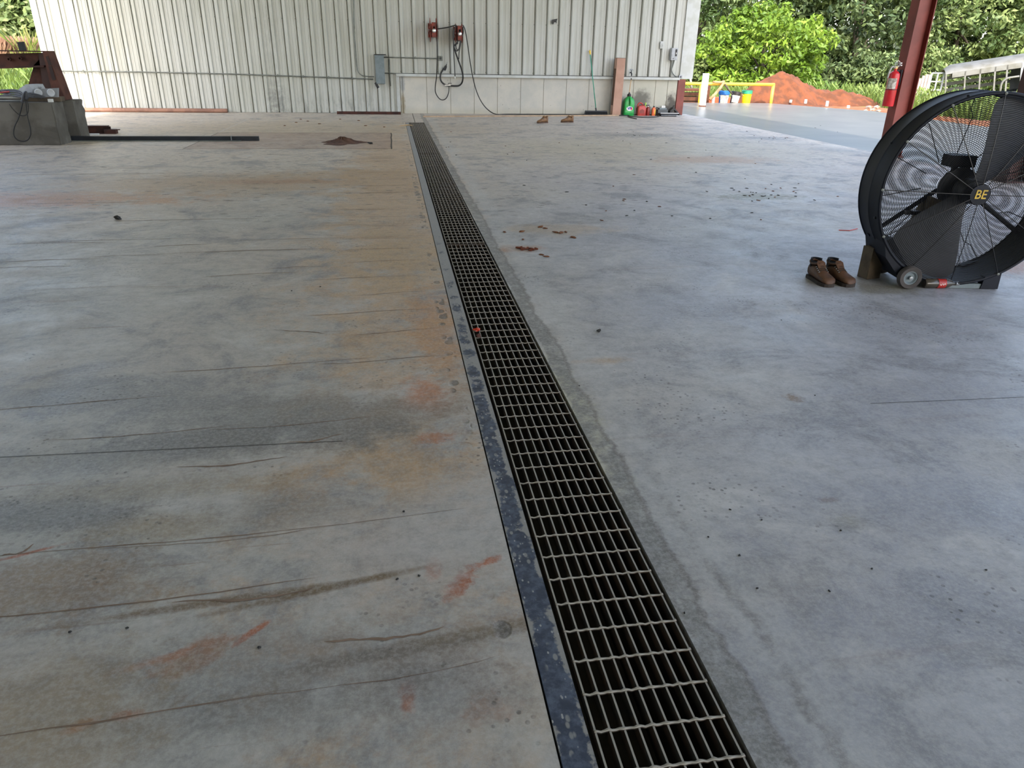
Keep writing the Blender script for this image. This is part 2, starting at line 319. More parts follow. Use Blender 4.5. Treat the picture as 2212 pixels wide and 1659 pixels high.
# ------------------------------------------------------------------ mesh builder
class MB:
    def __init__(s): s.v = []; s.f = []
    def add(s, vs, fs):
        o = len(s.v); s.v += [tuple(p) for p in vs]; s.f += [tuple(i + o for i in f) for f in fs]; return s
    def box(s, x0, x1, y0, y1, z0, z1, mat=None):
        vs = [Vector((x, y, z)) for z in (z0, z1) for y in (y0, y1) for x in (x0, x1)]
        if mat is not None: vs = [mat @ p for p in vs]
        return s.add(vs, [(0, 2, 3, 1), (4, 5, 7, 6), (0, 1, 5, 4), (2, 6, 7, 3), (0, 4, 6, 2), (1, 3, 7, 5)])
    def cbox(s, x0, x1, y0, y1, z0, z1, b=.01, mat=None):       # box with chamfered edges
        bm = bmesh.new(); bmesh.ops.create_cube(bm, size=1)
        for q in bm.verts:
            q.co = Vector(((x0 + x1) / 2 + q.co.x * (x1 - x0), (y0 + y1) / 2 + q.co.y * (y1 - y0), (z0 + z1) / 2 + q.co.z * (z1 - z0)))
        bmesh.ops.bevel(bm, geom=bm.edges[:], offset=b, segments=2, affect='EDGES', profile=.7)
        return s.bm(bm, mat)
    def bm(s, bm, mat=None):
        bm.verts.index_update()
        vs = [(mat @ q.co) if mat is not None else q.co.copy() for q in bm.verts]
        fs = [tuple(q.index for q in f.verts) for f in bm.faces]; bm.free()
        return s.add(vs, fs)
    def prism(s, poly, y0, y1, mat=None):                        # polygon in XZ extruded along Y
        n = len(poly)
        vs = [Vector((p[0], y0, p[1])) for p in poly] + [Vector((p[0], y1, p[1])) for p in poly]
        if mat is not None: vs = [mat @ p for p in vs]
        fs = [tuple(range(n)), tuple(range(2 * n - 1, n - 1, -1))] + [(i, i + n, (i + 1) % n + n, (i + 1) % n) for i in range(n)]
        return s.add(vs, fs)
    def tube(s, pts, r, seg=8, cap=True):
        pts = [Vector(p) for p in pts]; n = len(pts); vs = []; rr = r if isinstance(r, (list, tuple)) else [r] * n
        up = None
        for i, p in enumerate(pts):
            t = (pts[min(i + 1, n - 1)] - pts[max(i - 1, 0)]).normalized()
            if up is None:
                a = Vector((0, 0, 1)) if abs(t.z) < .9 else Vector((1, 0, 0)); up = (a - t * a.dot(t)).normalized()
            else:
                up = (up - t * up.dot(t)).normalized()
            b = t.cross(up)
            for k in range(seg):
                a = 2 * PI * k / seg; vs.append(p + (up * math.cos(a) + b * math.sin(a)) * rr[i])
        fs = [(i * seg + k, i * seg + (k + 1) % seg, (i + 1) * seg + (k + 1) % seg, (i + 1) * seg + k) for i in range(n - 1) for k in range(seg)]
        if cap: fs += [tuple(range(seg - 1, -1, -1)), tuple(range((n - 1) * seg, n * seg))]
        return s.add(vs, fs)
    def lathe(s, prof, seg=32, mat=None):                        # profile [(r, z)] around Z
        vs = []; n = len(prof)
        for r, z in prof:
            for k in range(seg):
                a = 2 * PI * k / seg; p = Vector((r * math.cos(a), r * math.sin(a), z)); vs.append(mat @ p if mat is not None else p)
        fs = [(i * seg + k, i * seg + (k + 1) % seg, (i + 1) * seg + (k + 1) % seg, (i + 1) * seg + k) for i in range(n - 1) for k in range(seg)]
        if prof[0][0] > 1e-6: fs.append(tuple(range(seg - 1, -1, -1)))
        if prof[-1][0] > 1e-6: fs.append(tuple(range((n - 1) * seg, n * seg)))
        return s.add(vs, fs)
    def shell(s, prof, seg=48, mat=None):                        # closed profile ring swept around Z (torus like)
        vs = []; n = len(prof)
        for r, z in prof:
            for k in range(seg):
                a = 2 * PI * k / seg; p = Vector((r * math.cos(a), r * math.sin(a), z)); vs.append(mat @ p if mat is not None else p)
        fs = [(i * seg + k, i * seg + (k + 1) % seg, ((i + 1) % n) * seg + (k + 1) % seg, ((i + 1) % n) * seg + k) for i in range(n) for k in range(seg)]
        return s.add(vs, fs)
    def loft(s, rings, cap=True):
        n = len(rings); k = len(rings[0]); vs = [p for r in rings for p in r]
        fs = [(i * k + j, i * k + (j + 1) % k, (i + 1) * k + (j + 1) % k, (i + 1) * k + j) for i in range(n - 1) for j in range(k)]
        if cap: fs += [tuple(range(k - 1, -1, -1)), tuple(range((n - 1) * k, n * k))]
        return s.add(vs, fs)
    def build(s, name, mat, parent=None, world=False, smooth=False, sub=0, fixn=True):
        vs = s.v
        if world and parent is not None:
            r = parent
            inv = r.matrix_basis.inverted() if r.parent is None else r.parent.matrix_basis.inverted()
            vs = [tuple(inv @ Vector(p)) for p in vs]
        me = bpy.data.meshes.new(name); me.from_pydata(vs, [], s.f); me.validate()
        if fixn:
            bm = bmesh.new(); bm.from_mesh(me); bmesh.ops.recalc_face_normals(bm, faces=bm.faces); bm.to_mesh(me); bm.free()
        me.materials.append(MT[mat] if isinstance(mat, str) else mat)
        o = bpy.data.objects.new(name, me); C.objects.link(o)
        if parent is not None: o.parent = parent
        if smooth: me.shade_smooth() if smooth is True else me.set_sharp_from_angle(angle=smooth)
        if sub:
            md = o.modifiers.new('subdivision', 'SUBSURF'); md.levels = sub; md.render_levels = sub
        return o

def tag(o, label, cat, group=None, kind=None):
    o['label'] = label; o['category'] = cat
    if group: o['group'] = group
    if kind: o['kind'] = kind
    return o
def thing(name, label, cat, loc=(0, 0, 0), rz=0, group=None, rx=0, ry=0):
    o = bpy.data.objects.new(name, None); C.objects.link(o); o.empty_display_size = .1
    o.location = loc; o.rotation_euler = (rx, ry, rz)
    o.matrix_basis = Matrix.LocRotScale(Vector(loc), o.rotation_euler, None)
    return tag(o, label, cat, group)
def struct(o): o['kind'] = 'structure'; return o
def dup(root, loc, rz, label, group=None):
    r = root.copy(); C.objects.link(r); r.location = loc; r.rotation_euler = (0, 0, rz); r['label'] = label
    if group: r['group'] = group
    for ch in list(root.children):
        c = ch.copy(); C.objects.link(c); c.parent = r
        for g in list(ch.children):
            d = g.copy(); C.objects.link(d); d.parent = c
    return r
def smooth_path(pts, n=8):
    pts = [Vector(p) for p in pts]; out = []
    P = [pts[0] * 2 - pts[1]] + pts + [pts[-1] * 2 - pts[-2]]
    for i in range(1, len(P) - 2):
        for k in range(n):
            t = k / n
            out.append(.5 * ((2 * P[i]) + (P[i + 1] - P[i - 1]) * t + (2 * P[i - 1] - 5 * P[i] + 4 * P[i + 1] - P[i + 2]) * t * t + (3 * P[i] - P[i - 1] - 3 * P[i + 1] + P[i + 2]) * t ** 3))
    out.append(pts[-1]); return out
def text_mesh(name, txt, size, mat, parent, loc, rot, depth=.002, shear=0, bold=0, sx=1.0):
    cu = bpy.data.curves.new(name, 'FONT'); cu.body = txt; cu.size = size; cu.extrude = depth; cu.align_x = 'CENTER'; cu.align_y = 'CENTER'; cu.shear = shear; cu.offset = bold
    o = bpy.data.objects.new(name, cu); C.objects.link(o)
    dg = bpy.context.evaluated_depsgraph_get(); me = bpy.data.meshes.new_from_object(o.evaluated_get(dg))
    bpy.data.objects.remove(o)
    me.materials.clear(); me.materials.append(MT[mat])
    t = bpy.data.objects.new(name, me); C.objects.link(t); t.parent = parent; t.location = loc; t.rotation_euler = rot; t.scale = (sx, 1, 1)
    return t

WY = 19.75            # plane of the back wall
SX = 8.0              # slab edge
RX0 = 3.093           # a rib of the wall panels
# ================================================================== SETTING
fb = MB()
T = .32
DX0, DX1, DY0, DY1 = .285, .70, -1.2, 17.02          # opening of the drain
fb.box(-9.5, DX0, -17, WY + .3, -T, 0).box(DX1, SX, -17, WY + .3, -T, 0)
fb.box(DX0, DX1, -17, DY0, -T, 0).box(DX0, DX1, DY1, WY + .3, -T, 0)
floor = struct(fb.build('floor', 'floor'))
def line(name, mat, a, b, wd):
    a = Vector(a); b = Vector(b); d = (b - a).normalized(); n = Vector((-d.y, d.x, 0)) * wd / 2
    m = MB(); up = Vector((0, 0, .0012))
    N = max(2, int((b - a).length / .4)); ps = []
    for i in range(N + 1):
        p = a + (b - a) * i / N + n * rnd.uniform(-.5, .5)
        ps += [p - n + up, p + n + up]
    m.add(ps, [(2 * i, 2 * i + 1, 2 * i + 3, 2 * i + 2) for i in range(N)])
    return m.build(name, mat, floor)
line('saw_cut', 'cut', (-3.18, 12.1, 0), (-.03, 12.1, 0), .018); line('saw_cut', 'cut', (-3.18, 14.64, 0), (-.03, 14.64, 0), .02)
line('saw_cut', 'gap', (-.03, 12.06, 0), (-.03, 14.66, 0), .022); line('saw_cut', 'cut', (-3.18, 12.06, 0), (-3.18, 14.66, 0), .014)
line('control_joint', 'joint', (-3.18, 14.66, 0), (-3.18, WY, 0), .02); line('control_joint', 'gap', (.50, 17.02, 0), (.52, WY, 0), .014)
line('control_joint', 'joint', (4.02, 14.0, 0), (4.02, 18.6, 0), .014); line('control_joint', 'gap', G(0, 988), G(740, 953), .004)
line('control_joint', 'cut', G(0, 326), G(165, 319), .02); line('control_joint', 'gap', G(1880, 872), G(2212, 858), .003)
line('control_joint', 'joint', G(0, 372), G(215, 290), .02)

dm_ = MB(); rr_ = random.Random(5)
def mark(a, b, wd):
    N = 14; ps = []
    d = (b - a).normalized(); n = Vector((-d.y, d.x, 0))
    for i in range(N + 1):
        t = i / N; p = a + (b - a) * t + n * (.012 * math.sin(t * 5 + a.y) + rr_.uniform(-.003, .003)); w2 = wd * (.12 + math.sin(PI * t) ** .6) * rr_.uniform(.3, 1.) * .5
        ps += [p - n * w2 + Vector((0, 0, .0009)), p + n * w2 + Vector((0, 0, .0009))]
    dm_.add(ps, [(2 * i, 2 * i + 1, 2 * i + 3, 2 * i + 2) for i in range(N)])
y = 1.3
while y < 11.5:
    for _ in range(3):
        xa = rr_.uniform(-5.5, -.4); ln = rr_.uniform(.25, 1.5); yy = y + rr_.uniform(-.07, .07)
        if rr_.random() < .75: mark(Vector((xa, yy, 0)), Vector((min(.2, xa + ln), yy + .05 * ln, 0)), rr_.uniform(.003, .009) * (.5 + y * .12))
    if y > 3: mark(Vector((-.45 + rr_.uniform(-.3, .2), y, 0)), Vector((.18, y + .03, 0)), .008)
    y += .30 + .03 * y * rr_.random()
for a, b in (((370, 1308), (680, 1272)), ((700, 1395), (960, 1355)), ((0, 566), (226, 558)), ((0, 528), (250, 523)), ((330, 533), (450, 527)), ((580, 580), (700, 575)), ((430, 598), (640, 588)), ((590, 710), (700, 722)), ((0, 1205), (75, 1178)), ((380, 1012), (620, 990)), ((620, 958), (740, 940))):
    mark(G(*a), G(*b), .012)
dm = dm_.build('drag_marks', 'drag', floor); dm['kind'] = 'stuff'
os_ = MB()
poly = [(SX + .012, -17), (SX + .012, 26.2), (13.6, 26.25), (15.2, 22.3), (14.6, 17.5), (14.6, 2), (14.6, -17)]
n = len(poly)
os_.add([Vector((x, y, z)) for z in (-.3, -.03) for x, y in poly], [tuple(range(n - 1, -1, -1)), tuple(range(n, 2 * n))] + [(i, (i + 1) % n, (i + 1) % n + n, i + n) for i in range(n)])
slab = struct(os_.build('outdoor_slab', 'slab'))

def gz(x, y):
    t = max(0, min(1, (x - 17) / 9)); t = t * t * (3 - 2 * t)
    z = -.16 - .75 * t
    if x < -9.6: z = -.25
    if y > 38: z += (y - 38) * .012
    return z + .05 * math.sin(x * 1.3) * math.sin(y * .9)
gm = MB(); NXg, NYg = 110, 90
xs = np.linspace(-60, 75, NXg); ys = np.linspace(-30, 85, NYg)
gm.add([Vector((x, y, gz(x, y) if not (-11 < x < 15.6 and y < 26.8) else -1.2)) for y in ys for x in xs],
       [(j * NXg + i, j * NXg + i + 1, (j + 1) * NXg + i + 1, (j + 1) * NXg + i) for j in range(NYg - 1) for i in range(NXg - 1)])
ground = struct(gm.build('ground', 'ground', smooth=True))

# back wall of ribbed panels
EAVE, RIDGE, XL, XR = 6.6, 7.6, -7.9, 7.9
def roof_z(x): return RIDGE - (RIDGE - EAVE) * abs(x) / 8.2 - .05
prof = []
x = RX0 - .305 * 40
while x < XR + .4:
    for dx, d in ((-.080, 0), (-.078, -.046), (-.050, -.046), (-.048, 0), (-.028, .034), (.026, .034), (.046, 0), (.098, 0), (.102, .005), (.116, .005), (.119, -.004), (.122, 0), (.176, 0), (.180, .005), (.194, .005), (.197, -.004), (.200, 0)):
        prof.append((x + dx, d))
    x += .305
wm = MB()
def panel(x0, x1, z0, ztop):
    pts = [(x0, 0)] + [p for p in prof if x0 < p[0] < x1] + [(x1, 0)]
    vs = []
    for px_, d in pts:
        vs += [Vector((px_, WY - d, z0)), Vector((px_, WY - d, ztop(px_)))]
    fs = [(2 * i, 2 * i + 2, 2 * i + 3, 2 * i + 1) for i in range(len(pts) - 1)]
    wm.add(vs, fs)
panel(XL, .165, .005, lambda x: .93)
panel(XL, XR, .93, roof_z)
wm.box(XL, XR, WY + .055, WY + .20, 1.0, 6.5); wm.box(XL, .165, WY + .055, WY + .20, 0, 1.02)
wall = struct(wm.build('wall_back', 'wall', fixn=False))
scr = MB(); scr.lathe([(.0, -.012), (.009, -.010), (.011, 0), (.011, .004)], 8, Matrix.Translation((0, 0, 0)) @ Matrix.Rotation(PI / 2, 4, 'X'))
scr0 = None
k = 0
for i in range(-30, 16):
    for (z, off, lo) in ((2.10, -.075, -9), (.985, -.075, .2)):
        xx = RX0 + .305 * i + off
        if xx < lo or xx > 7.6 or xx < -5.5: continue
        if scr0 is None: scr0 = scr.build('screw', 'conduit', wall); o = scr0
        else: o = scr0.copy(); C.objects.link(o)
        o.location = (xx, WY, z); k += 1
# stem wall with form joints
sm = MB(); jx = [.24, .300, .905, 1.51, 2.115, 2.72, 3.325, 3.93, 4.535, 5.14, 5.72, 6.25, 6.80, 7.27, 7.54]
jx = [.24, .30] + [.30 + .603 * i for i in range(1, 12)] + [7.27, 7.54]
for a, b in zip(jx[:-1], jx[1:]):
    if b - a > .02: sm.cbox(a + .006, b - .006, WY - .02, WY + .2, 0, .90, .004)
sm.box(.16, 7.54, WY - .005, WY + .2, 0, .895)
stem = struct(sm.build('wall_back_base', 'stem'))
t1 = MB(); t1.box(.16, 7.56, WY - .085, WY + .02, .885, .932).box(.16, 7.56, WY - .105, WY - .085, .872, .925); struct(t1.build('trim_1', 'white'))
t5 = MB(); t5.box(.16, 7.57, WY - .045, WY + .01, .932, .946); struct(t5.build('trim_5', 'black'))
t2 = MB(); t2.box(.165, .225, WY - .05, WY + .02, 0, .94).box(.150, .175, WY - .06, WY, 0, .93); struct(t2.build('trim_2', 'white'))
t3 = MB(); t3.box(7.57, 7.93, WY - .045, WY + .25, .90, 6.5); struct(t3.build('trim_3', 'white'))
t4 = MB(); t4.box(XL - .03, XL + .10, WY - .045, WY + .2, .0, 6.5); struct(t4.build('trim_4', 'white'))
YB0 = -15.0  # roof stretched back to here, out of view, to darken the floor
ce = MB()
for s_ in (-1, 1):
    x1 = 8.35 if s_ > 0 else -7.93; vs = [Vector((0, y, RIDGE + dz)) for dz in (0, .15) for y in (YB0, WY + .3)] + [Vector((x1, y, EAVE - .02 + dz)) for dz in (0, .15) for y in (YB0, WY + .3)]
    ce.add(vs, [(0, 1, 5, 4), (2, 6, 7, 3), (4, 5, 7, 6), (0, 4, 6, 2), (1, 3, 7, 5)])
struct(ce.build('ceiling', 'ceil'))
lw = MB(); lw.box(-8.1, -7.95, YB0, 10.6, 0, EAVE); struct(lw.build('added_wall_left', 'wall'))  # unseen wall, added to block daylight from the left
fw = MB(); fw.box(-8.1, 2.5, YB0 - .15, YB0, 0, 7.4); struct(fw.build('added_wall_front', 'wall'))  # unseen rear wall, added so daylight enters mainly from the right

# ---------------------------------------------------------------- the drain
ch = MB()
ch.box(DX0 - .05, DX0, DY0, DY1, -.55, -T).box(DX1, DX1 + .05, DY0, DY1, -.55, -T).box(DX0 - .05, DX1 + .05, DY0, DY1, -.6, -.54)
ch.box(DX0 + .0, .368, DY0, DY1, -.54, -.045)
ch.box(.690, DX1 - .001, DY0, DY1, -.54, -.05)
ch.box(DX0, DX1, DY1 - .02, DY1, -.54, -.001).box(DX0, DX1, DY0, DY0 + .02, -.54, -.001)
struct(ch.build('drain_channel', 'channel'))
pl = MB(); NP = 60
pl.box(.291, .365, DY0, DY1, -.012, -.002); pl.box(.357, .365, DY0, DY1, -.045, -.012)
tag(pl.build('edge_plate', 'plate'), 'long dark steel edge plate splashed with concrete along the left of the drain grate', 'edge plate')

GX0, GX1 = .382, .684
edges = [(16.98, 11.53), (11.51, 5.68), (5.66, -.2)]
glabels = ['steel drain grate panel at the far end near the back wall', 'middle steel drain grate panel between the two joints', 'nearest steel drain grate panel running out of the bottom of the picture']
bear = MB(); bear.box(-.0027, .0027, 0, 1, -.032, -.002)
for gi, ((y1, y0), gl) in enumerate(zip(edges, glabels)):
    root = thing('drain_grate', gl, 'grate', ((GX0 + GX1) / 2, y0, 0), 0, 'drain grate panels')
    L = y1 - y0; hw = (GX1 - GX0) / 2
    bmesh0 = None
    for i in range(10):
        xx = -hw + 2 * hw * i / 9
        if bmesh0 is None:
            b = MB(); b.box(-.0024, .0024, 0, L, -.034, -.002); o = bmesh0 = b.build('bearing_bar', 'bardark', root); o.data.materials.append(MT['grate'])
            for f_ in o.data.polygons: f_.material_index = 1 if f_.normal.z > .5 else 0  # sides and underside get the darker colour: painted shade along with grime
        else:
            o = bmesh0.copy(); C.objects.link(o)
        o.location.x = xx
    nb = int(L / .1035); c0 = None
    off = .05
    for i in range(nb):
        yy = off + i * .1035
        if yy > L - .02: break
        if c0 is None:
            b = MB(); pts = []
            for j in range(37):
                u = -hw - .004 + (2 * hw + .008) * j / 36
                pts.append((u, .0012 * math.sin(j * 2.1), -.004 + .0012 * math.cos(j * PI / 2)))
            b.tube(pts, [.0036 + .0016 * (abs(math.cos(j * PI / 4)) > .9) for j in range(37)], 6)
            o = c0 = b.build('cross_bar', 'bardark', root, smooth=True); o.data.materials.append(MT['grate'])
            for f_ in o.data.polygons: f_.material_index = 1 if f_.normal.z > .25 else 0  # faces turned from the top carry shade in their colour, plus grime
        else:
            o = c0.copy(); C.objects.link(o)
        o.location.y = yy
    for yy in (.004, L - .004):
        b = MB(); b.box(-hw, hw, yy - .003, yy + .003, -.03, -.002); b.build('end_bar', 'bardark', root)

# ---------------------------------------------------------------- columns
def hcolumn(name, label, x0, x1, y, fl, z1, mat='red'):
    root = thing(name, label, 'column', ((x0 + x1) / 2, y, 0))
    hx = (x1 - x0) / 2
    b = MB(); b.box(-hx + .0, -hx + .014, -fl / 2, fl / 2, 0, z1).box(hx - .014, hx, -fl / 2, fl / 2, 0, z1).box(-hx + .014, hx - .014, -.006, .006, 0, z1)
    b.build('shaft', mat, root)
    p = MB(); p.box(-hx - .02, hx + .02, -fl / 2 - .03, fl / 2 + .03, 0, .018); p.build('base_plate', mat, root)
    for sx in (-1, 1):
        for sy in (-1, 1):
            q = MB(); q.lathe([(.014, .018), (.014, .034), (.007, .034), (.007, .06), (0, .06)], 6, Matrix.Translation((sx * (hx * .55), sy * (fl / 2 - .02), 0))); q.build('anchor_bolt', 'dark', root)
    return root
hcolumn('steel_column', 'red oxide steel column at the slab edge carrying the fire extinguisher', 7.74, 8.02, 10.95, .20, 6.3)
hcolumn('steel_column', 'shade-darkened red steel column behind the big fan at the right picture edge', 7.72, 8.0, 8.45, .25, 6.3, 'redshade')  # same red steel as the other column, colour darkened for backlight
b = MB(); b.box(7.545, 7.56, WY - .04, WY + .12, 0, .89).box(7.735, 7.75, WY - .04, WY + .12, 0, .89).box(7.55, 7.74, WY - .045, WY - .03, 0, .89)
tag(b.build('corner_column', 'red'), 'short red steel column base under the right corner of the white wall', 'column')

# ================================================================== WALL FITTINGS
def W(px, py, off=0.0): return onY(px, py, WY - off)
# gray electrical gutter box
p0, p1 = W(813, 181, .16), W(829, 119, .16)
bx = thing('electrical_box', 'tall gray metal electrical box on the white wall with conduits', 'electrical box', ((p0.x + p1.x) / 2, WY - .034, p0.z))
hw, hh = (p1.x - p0.x) / 2, p1.z - p0.z
b = MB(); b.cbox(-hw, hw, -.126, 0, 0, hh, .004); b.build('body', 'gray', bx)
b = MB(); b.cbox(-hw + .006, hw - .006, -.132, -.124, .012, hh - .02, .002); b.build('cover', 'gray', bx)
b = MB(); b.box(-hw - .01, hw + .05, -.14, 0, hh, hh + .02); b.build('top_cap', 'black', bx)
for zz in (.05, hh - .05):
    for xx in (-hw + .018, hw - .018):
        b = MB(); b.lathe([(.005, 0), (.005, .004), (0, .005)], 8, Matrix.Translation((xx, -.132, zz)) @ Matrix.Rotation(PI / 2, 4, 'X')); b.build('cover_screw', 'conduit', bx)
p = W(814, 184, .12)
cm = thing('security_camera', 'small black bullet camera under the gray electrical box', 'camera', (p.x, WY - .034, p.z))
R_ = Matrix.Rotation(math.radians(-28), 4, 'Y')
b = MB(); b.lathe([(.001, -.075), (.026, -.075), (.03, -.06), (.03, .06), (.026, .07), (.001, .07)], 16, Matrix.Translation((0, -.09, 0)) @ R_); b.build('housing', 'black', cm, smooth=.6)
b = MB(); b.tube([(0, 0, .04), (0, -.05, .04), (0, -.09, .02)], .010); b.build('bracket', 'black', cm)
b = MB(); b.lathe([(.018, -.082), (.018, -.075)], 12, Matrix.Translation((0, -.09, 0)) @ R_); b.build('lens', 'chrome', cm)
def conduit(pts, label, r=.013, cl=()):
    P_ = [W(x, y, .036 + r) for x, y in pts]
    root = thing('conduit', label, 'conduit', P_[0])
    b = MB(); b.tube(P_, r, 8); b.build('tube', 'conduit', root, world=True, smooth=True)
    for x, y in cl:
        q = W(x, y, .036 + r); c = MB(); c.box(q.x - .012, q.x + .012, q.y - r - .004, q.y + r + .002, q.z - r - .012, q.z + r + .022); c.build('strap', 'conduit', root, world=True)
    return root
conduit([(133, 153.5), (300, 155.5), (500, 160), (700, 167), (806, 171)], 'long thin conduit running left along the white wall to the gray box', .014, [(600, 163.6), (655, 165.7), (710, 167.6), (760, 169.4), (180, 154)])
conduit(smooth_path([(764, -10), (765, 60), (768, 105), (771, 142), (774, 155), (782, 163), (795, 165), (808, 165.5)][0:1] and [Vector((a, b_, 0)) for a, b_ in [(764, -10), (765, 60), (768, 105), (771, 142), (774, 155), (782, 163), (795, 165), (808, 165.5)]], 5) and
        [(q.x, q.y) for q in smooth_path([(764, -10, 0), (765, 60, 0), (768, 105, 0), (771, 142, 0), (774, 155, 0), (782, 163, 0), (795, 165, 0), (808, 165.5, 0)], 5)],
        'conduit coming down the wall and bending into the gray box', .012, [(765.5, 60), (766, 70)])
conduit([(829, 123.5), (890, 125), (946, 126.5)], 'short upper conduit from the gray box to the square junction box', .012, [(897, 125.2)])
conduit([(829, 158), (900, 160), (1000, 162), (1120, 164)], 'lower conduit lying just above the white ledge trim', .012, [(924, 160.5)])
conduit([(840, 128), (842, 158), (844, 186)], 'short vertical dark rod right of the gray box', .011)
def jbox(px, py, s, label, mat='conduit', hole='dark'):
    q = W(px, py, .04); r = thing('junction_box', label, 'junction box', (q.x, WY - .034, q.z))
    b = MB(); b.cbox(-s, s, -.055, 0, -s, s, .006); b.build('body', mat, r)
    b = MB(); b.lathe([(s * .45, -.002), (s * .45, .004), (0, .004)], 16, Matrix.Translation((0, -.055, 0)) @ Matrix.Rotation(PI / 2, 4, 'X')); b.build('round_outlet', hole, r)
    for a in (-1, 1):
        b = MB(); b.lathe([(.006, 0), (.006, .004), (0, .005)], 8, Matrix.Translation((a * s * .7, -.055, a * s * .7)) @ Matrix.Rotation(PI / 2, 4, 'X')); b.build('cover_screw', 'chrome', r)
    return r
jbox(951, 126, .055, 'square metal junction box beside the left hose reel drop')
jbox(1469, 166, .045, 'small light gray junction box on the corner trim above the red column', 'lgray')

# keypad box with its flexible conduit
q = W(1455.5, 117, .1)
kp = thing('wall_control_box', 'gray plastic control box with dark window near the right wall corner', 'control box', (q.x, WY - .034, q.z))
b = MB(); b.cbox(-.085, .085, -.13, 0, -.145, .145, .015); b.build('body', 'lgray', kp, smooth=.6)
b = MB(); b.cbox(.012, .062, -.138, -.126, -.05, .115, .006); b.build('window', 'black', kp)
b = MB(); b.cbox(.03, .045, -.144, -.136, .0, .04, .003); b.build('latch', 'whitep', kp)
b = MB(); b.prism([(-.045, -.115), (-.03, -.085), (-.015, -.115)], -.134, -.128); b.build('emblem', 'dark', kp)
hs = [W(x, y, .07) for x, y in [(1457, 128), (1454, 140), (1451, 150), (1453, 158), (1458, 164), (1464, 166)]]
b = MB(); b.tube(smooth_path(hs, 6), .013, 8); tag(b.build('flexible_conduit', 'conduit', smooth=True), 'gray flexible conduit from the control box down to the corner junction box', 'conduit')
# outlet cover
q = W(1429.5, 97, .05)
ol = thing('outlet_cover', 'small white outlet cover on the ribbed wall left of the control box', 'outlet', (q.x, WY - .034, q.z))
b = MB(); b.cbox(-.045, .045, -.02, 0, -.085, .085, .006); b.build('plate', 'white', ol)
b = MB(); b.shell([(.032, 0), (.032, .008), (.024, .008), (.024, 0)], 20, Matrix.Translation((0, -.02, -.02)) @ Matrix.Rotation(PI / 2, 4, 'X')); b.build('flap_ring', 'lgray', ol)
b = MB(); b.cbox(-.035, .035, -.028, -.018, .04, .07, .004); b.build('lid', 'white', ol)
# black bracket scrap high on the wall
q = W(1198, 46, .05)
bk = thing('wall_bracket', 'small black bent bracket high on the wall above the push broom', 'bracket', (q.x, WY - .034, q.z))
b = MB(); b.prism([(-.07, -.05), (-.068, .035), (.065, .06), (.045, .0), (.045, -.045), (.02, -.02), (-.02, -.03), (-.04, -.07)], -.06, -.02); b.build('plate', 'black', bk)
b = MB(); b.box(-.06, -.04, -.04, 0, -.0, .03); b.build('mount_tab', 'dark', bk)
# faucet
q = W(1362, 157, .05)
fc = thing('hose_bib', 'dark hose bib poking out above the trim behind the green jug', 'faucet', (q.x, WY - .03, q.z))
b = MB(); b.tube([(0, 0, 0), (0, -.08, 0), (0, -.12, -.015), (0, -.135, -.07)], .016, 10); b.build('spout', 'dark', fc, smooth=True)
b = MB(); b.tube([(0, -.07, .0), (0, -.075, .07)], .009); b.build('stem', 'dark', fc)
b = MB(); b.tube([(.04 * math.cos(a), -.078 + .0, .075 + .0 + .04 * math.sin(a) * .2) for a in np.linspace(0, 2 * PI, 13)], .007); b.build('handle', 'grommet', fc)
b = MB(); b.tube([(.02, -.05, .02), (.06, -.06, .07), (.075, -.06, .03)], .006); b.build('wire_clip', 'grommet', fc)

# hose reels (axis along the wall)
def reel(px, py, label, rad, hoses):
    q = onY(px, py, WY - .36)
    r = thing('hose_reel', label, 'hose reel', (q.x, WY - .034, q.z))
    RM = Matrix.Translation((0, -.326, 0)) @ Matrix.Rotation(PI / 2, 4, 'Y')
    for s_ in (-1, 1):
        b = MB(); b.lathe([(.001, s_ * .062 - .004), (rad, s_ * .072 - .004), (rad + .006, s_ * .078), (rad, s_ * .076 + .004), (.001, s_ * .066 + .004)], 28, RM); b.build('flange', 'orange', r, smooth=.5)
    b = MB(); b.lathe([(.08, -.062), (.08, .062)], 20, RM); b.build('drum', 'orange', r)
    b = MB(); b.lathe([(.001, -.12), (.022, -.12), (.022, .12), (.001, .12)], 12, RM); b.build('axle', 'chrome', r)
    b = MB()
    for s_ in (-1, 1):
        b.box(s_ * .098 - .006, s_ * .098 + .006, -.36, 0, -.04, .04); b.box(s_ * .098 - .012, s_ * .098 + .012, -.02, 0, -.16, .16)
    b.box(-.11, .11, -.012, 0, -.15, -.09).box(-.11, .11, -.012, 0, .09, .15); b.build('bracket', 'orange', r)
    b = MB(); b.box(-.035, .035, -.60, -.59, -.16, -.06).box(-.035, .035, -.60, -.59, .08, .16).box(-.05, -.03, -.60, -.56, -.16, .16).box(.03, .05, -.60, -.56, -.16, .16); b.build('guide_arm', 'orange', r)
    b = MB(); b.lathe([(.001, -.02), (.045, -.02), (.045, .02), (.02, .03), (.001, .03)], 16, Matrix.Translation((0, -.60, -.02)) @ Matrix.Rotation(PI / 2, 4, 'X')); b.build('swivel', 'chrome', r)
    if hoses:
        b = MB()
        for k in range(5):
            x = -.045 + k * .0225
            for rr in (.095, .117, .139, .16):
                b.shell([(rr + .011 * math.cos(a), x + .011 * math.sin(a)) for a in np.linspace(0, 2 * PI, 7)[:-1]], 24, RM)
        b.build('wound_hose', 'hose', r, smooth=True)
    return r
reel(936, 65, 'left orange hose reel seen edge-on, with empty flanges', .26, False)
reel(991, 72, 'right orange hose reel loaded with black hose', .21, True)
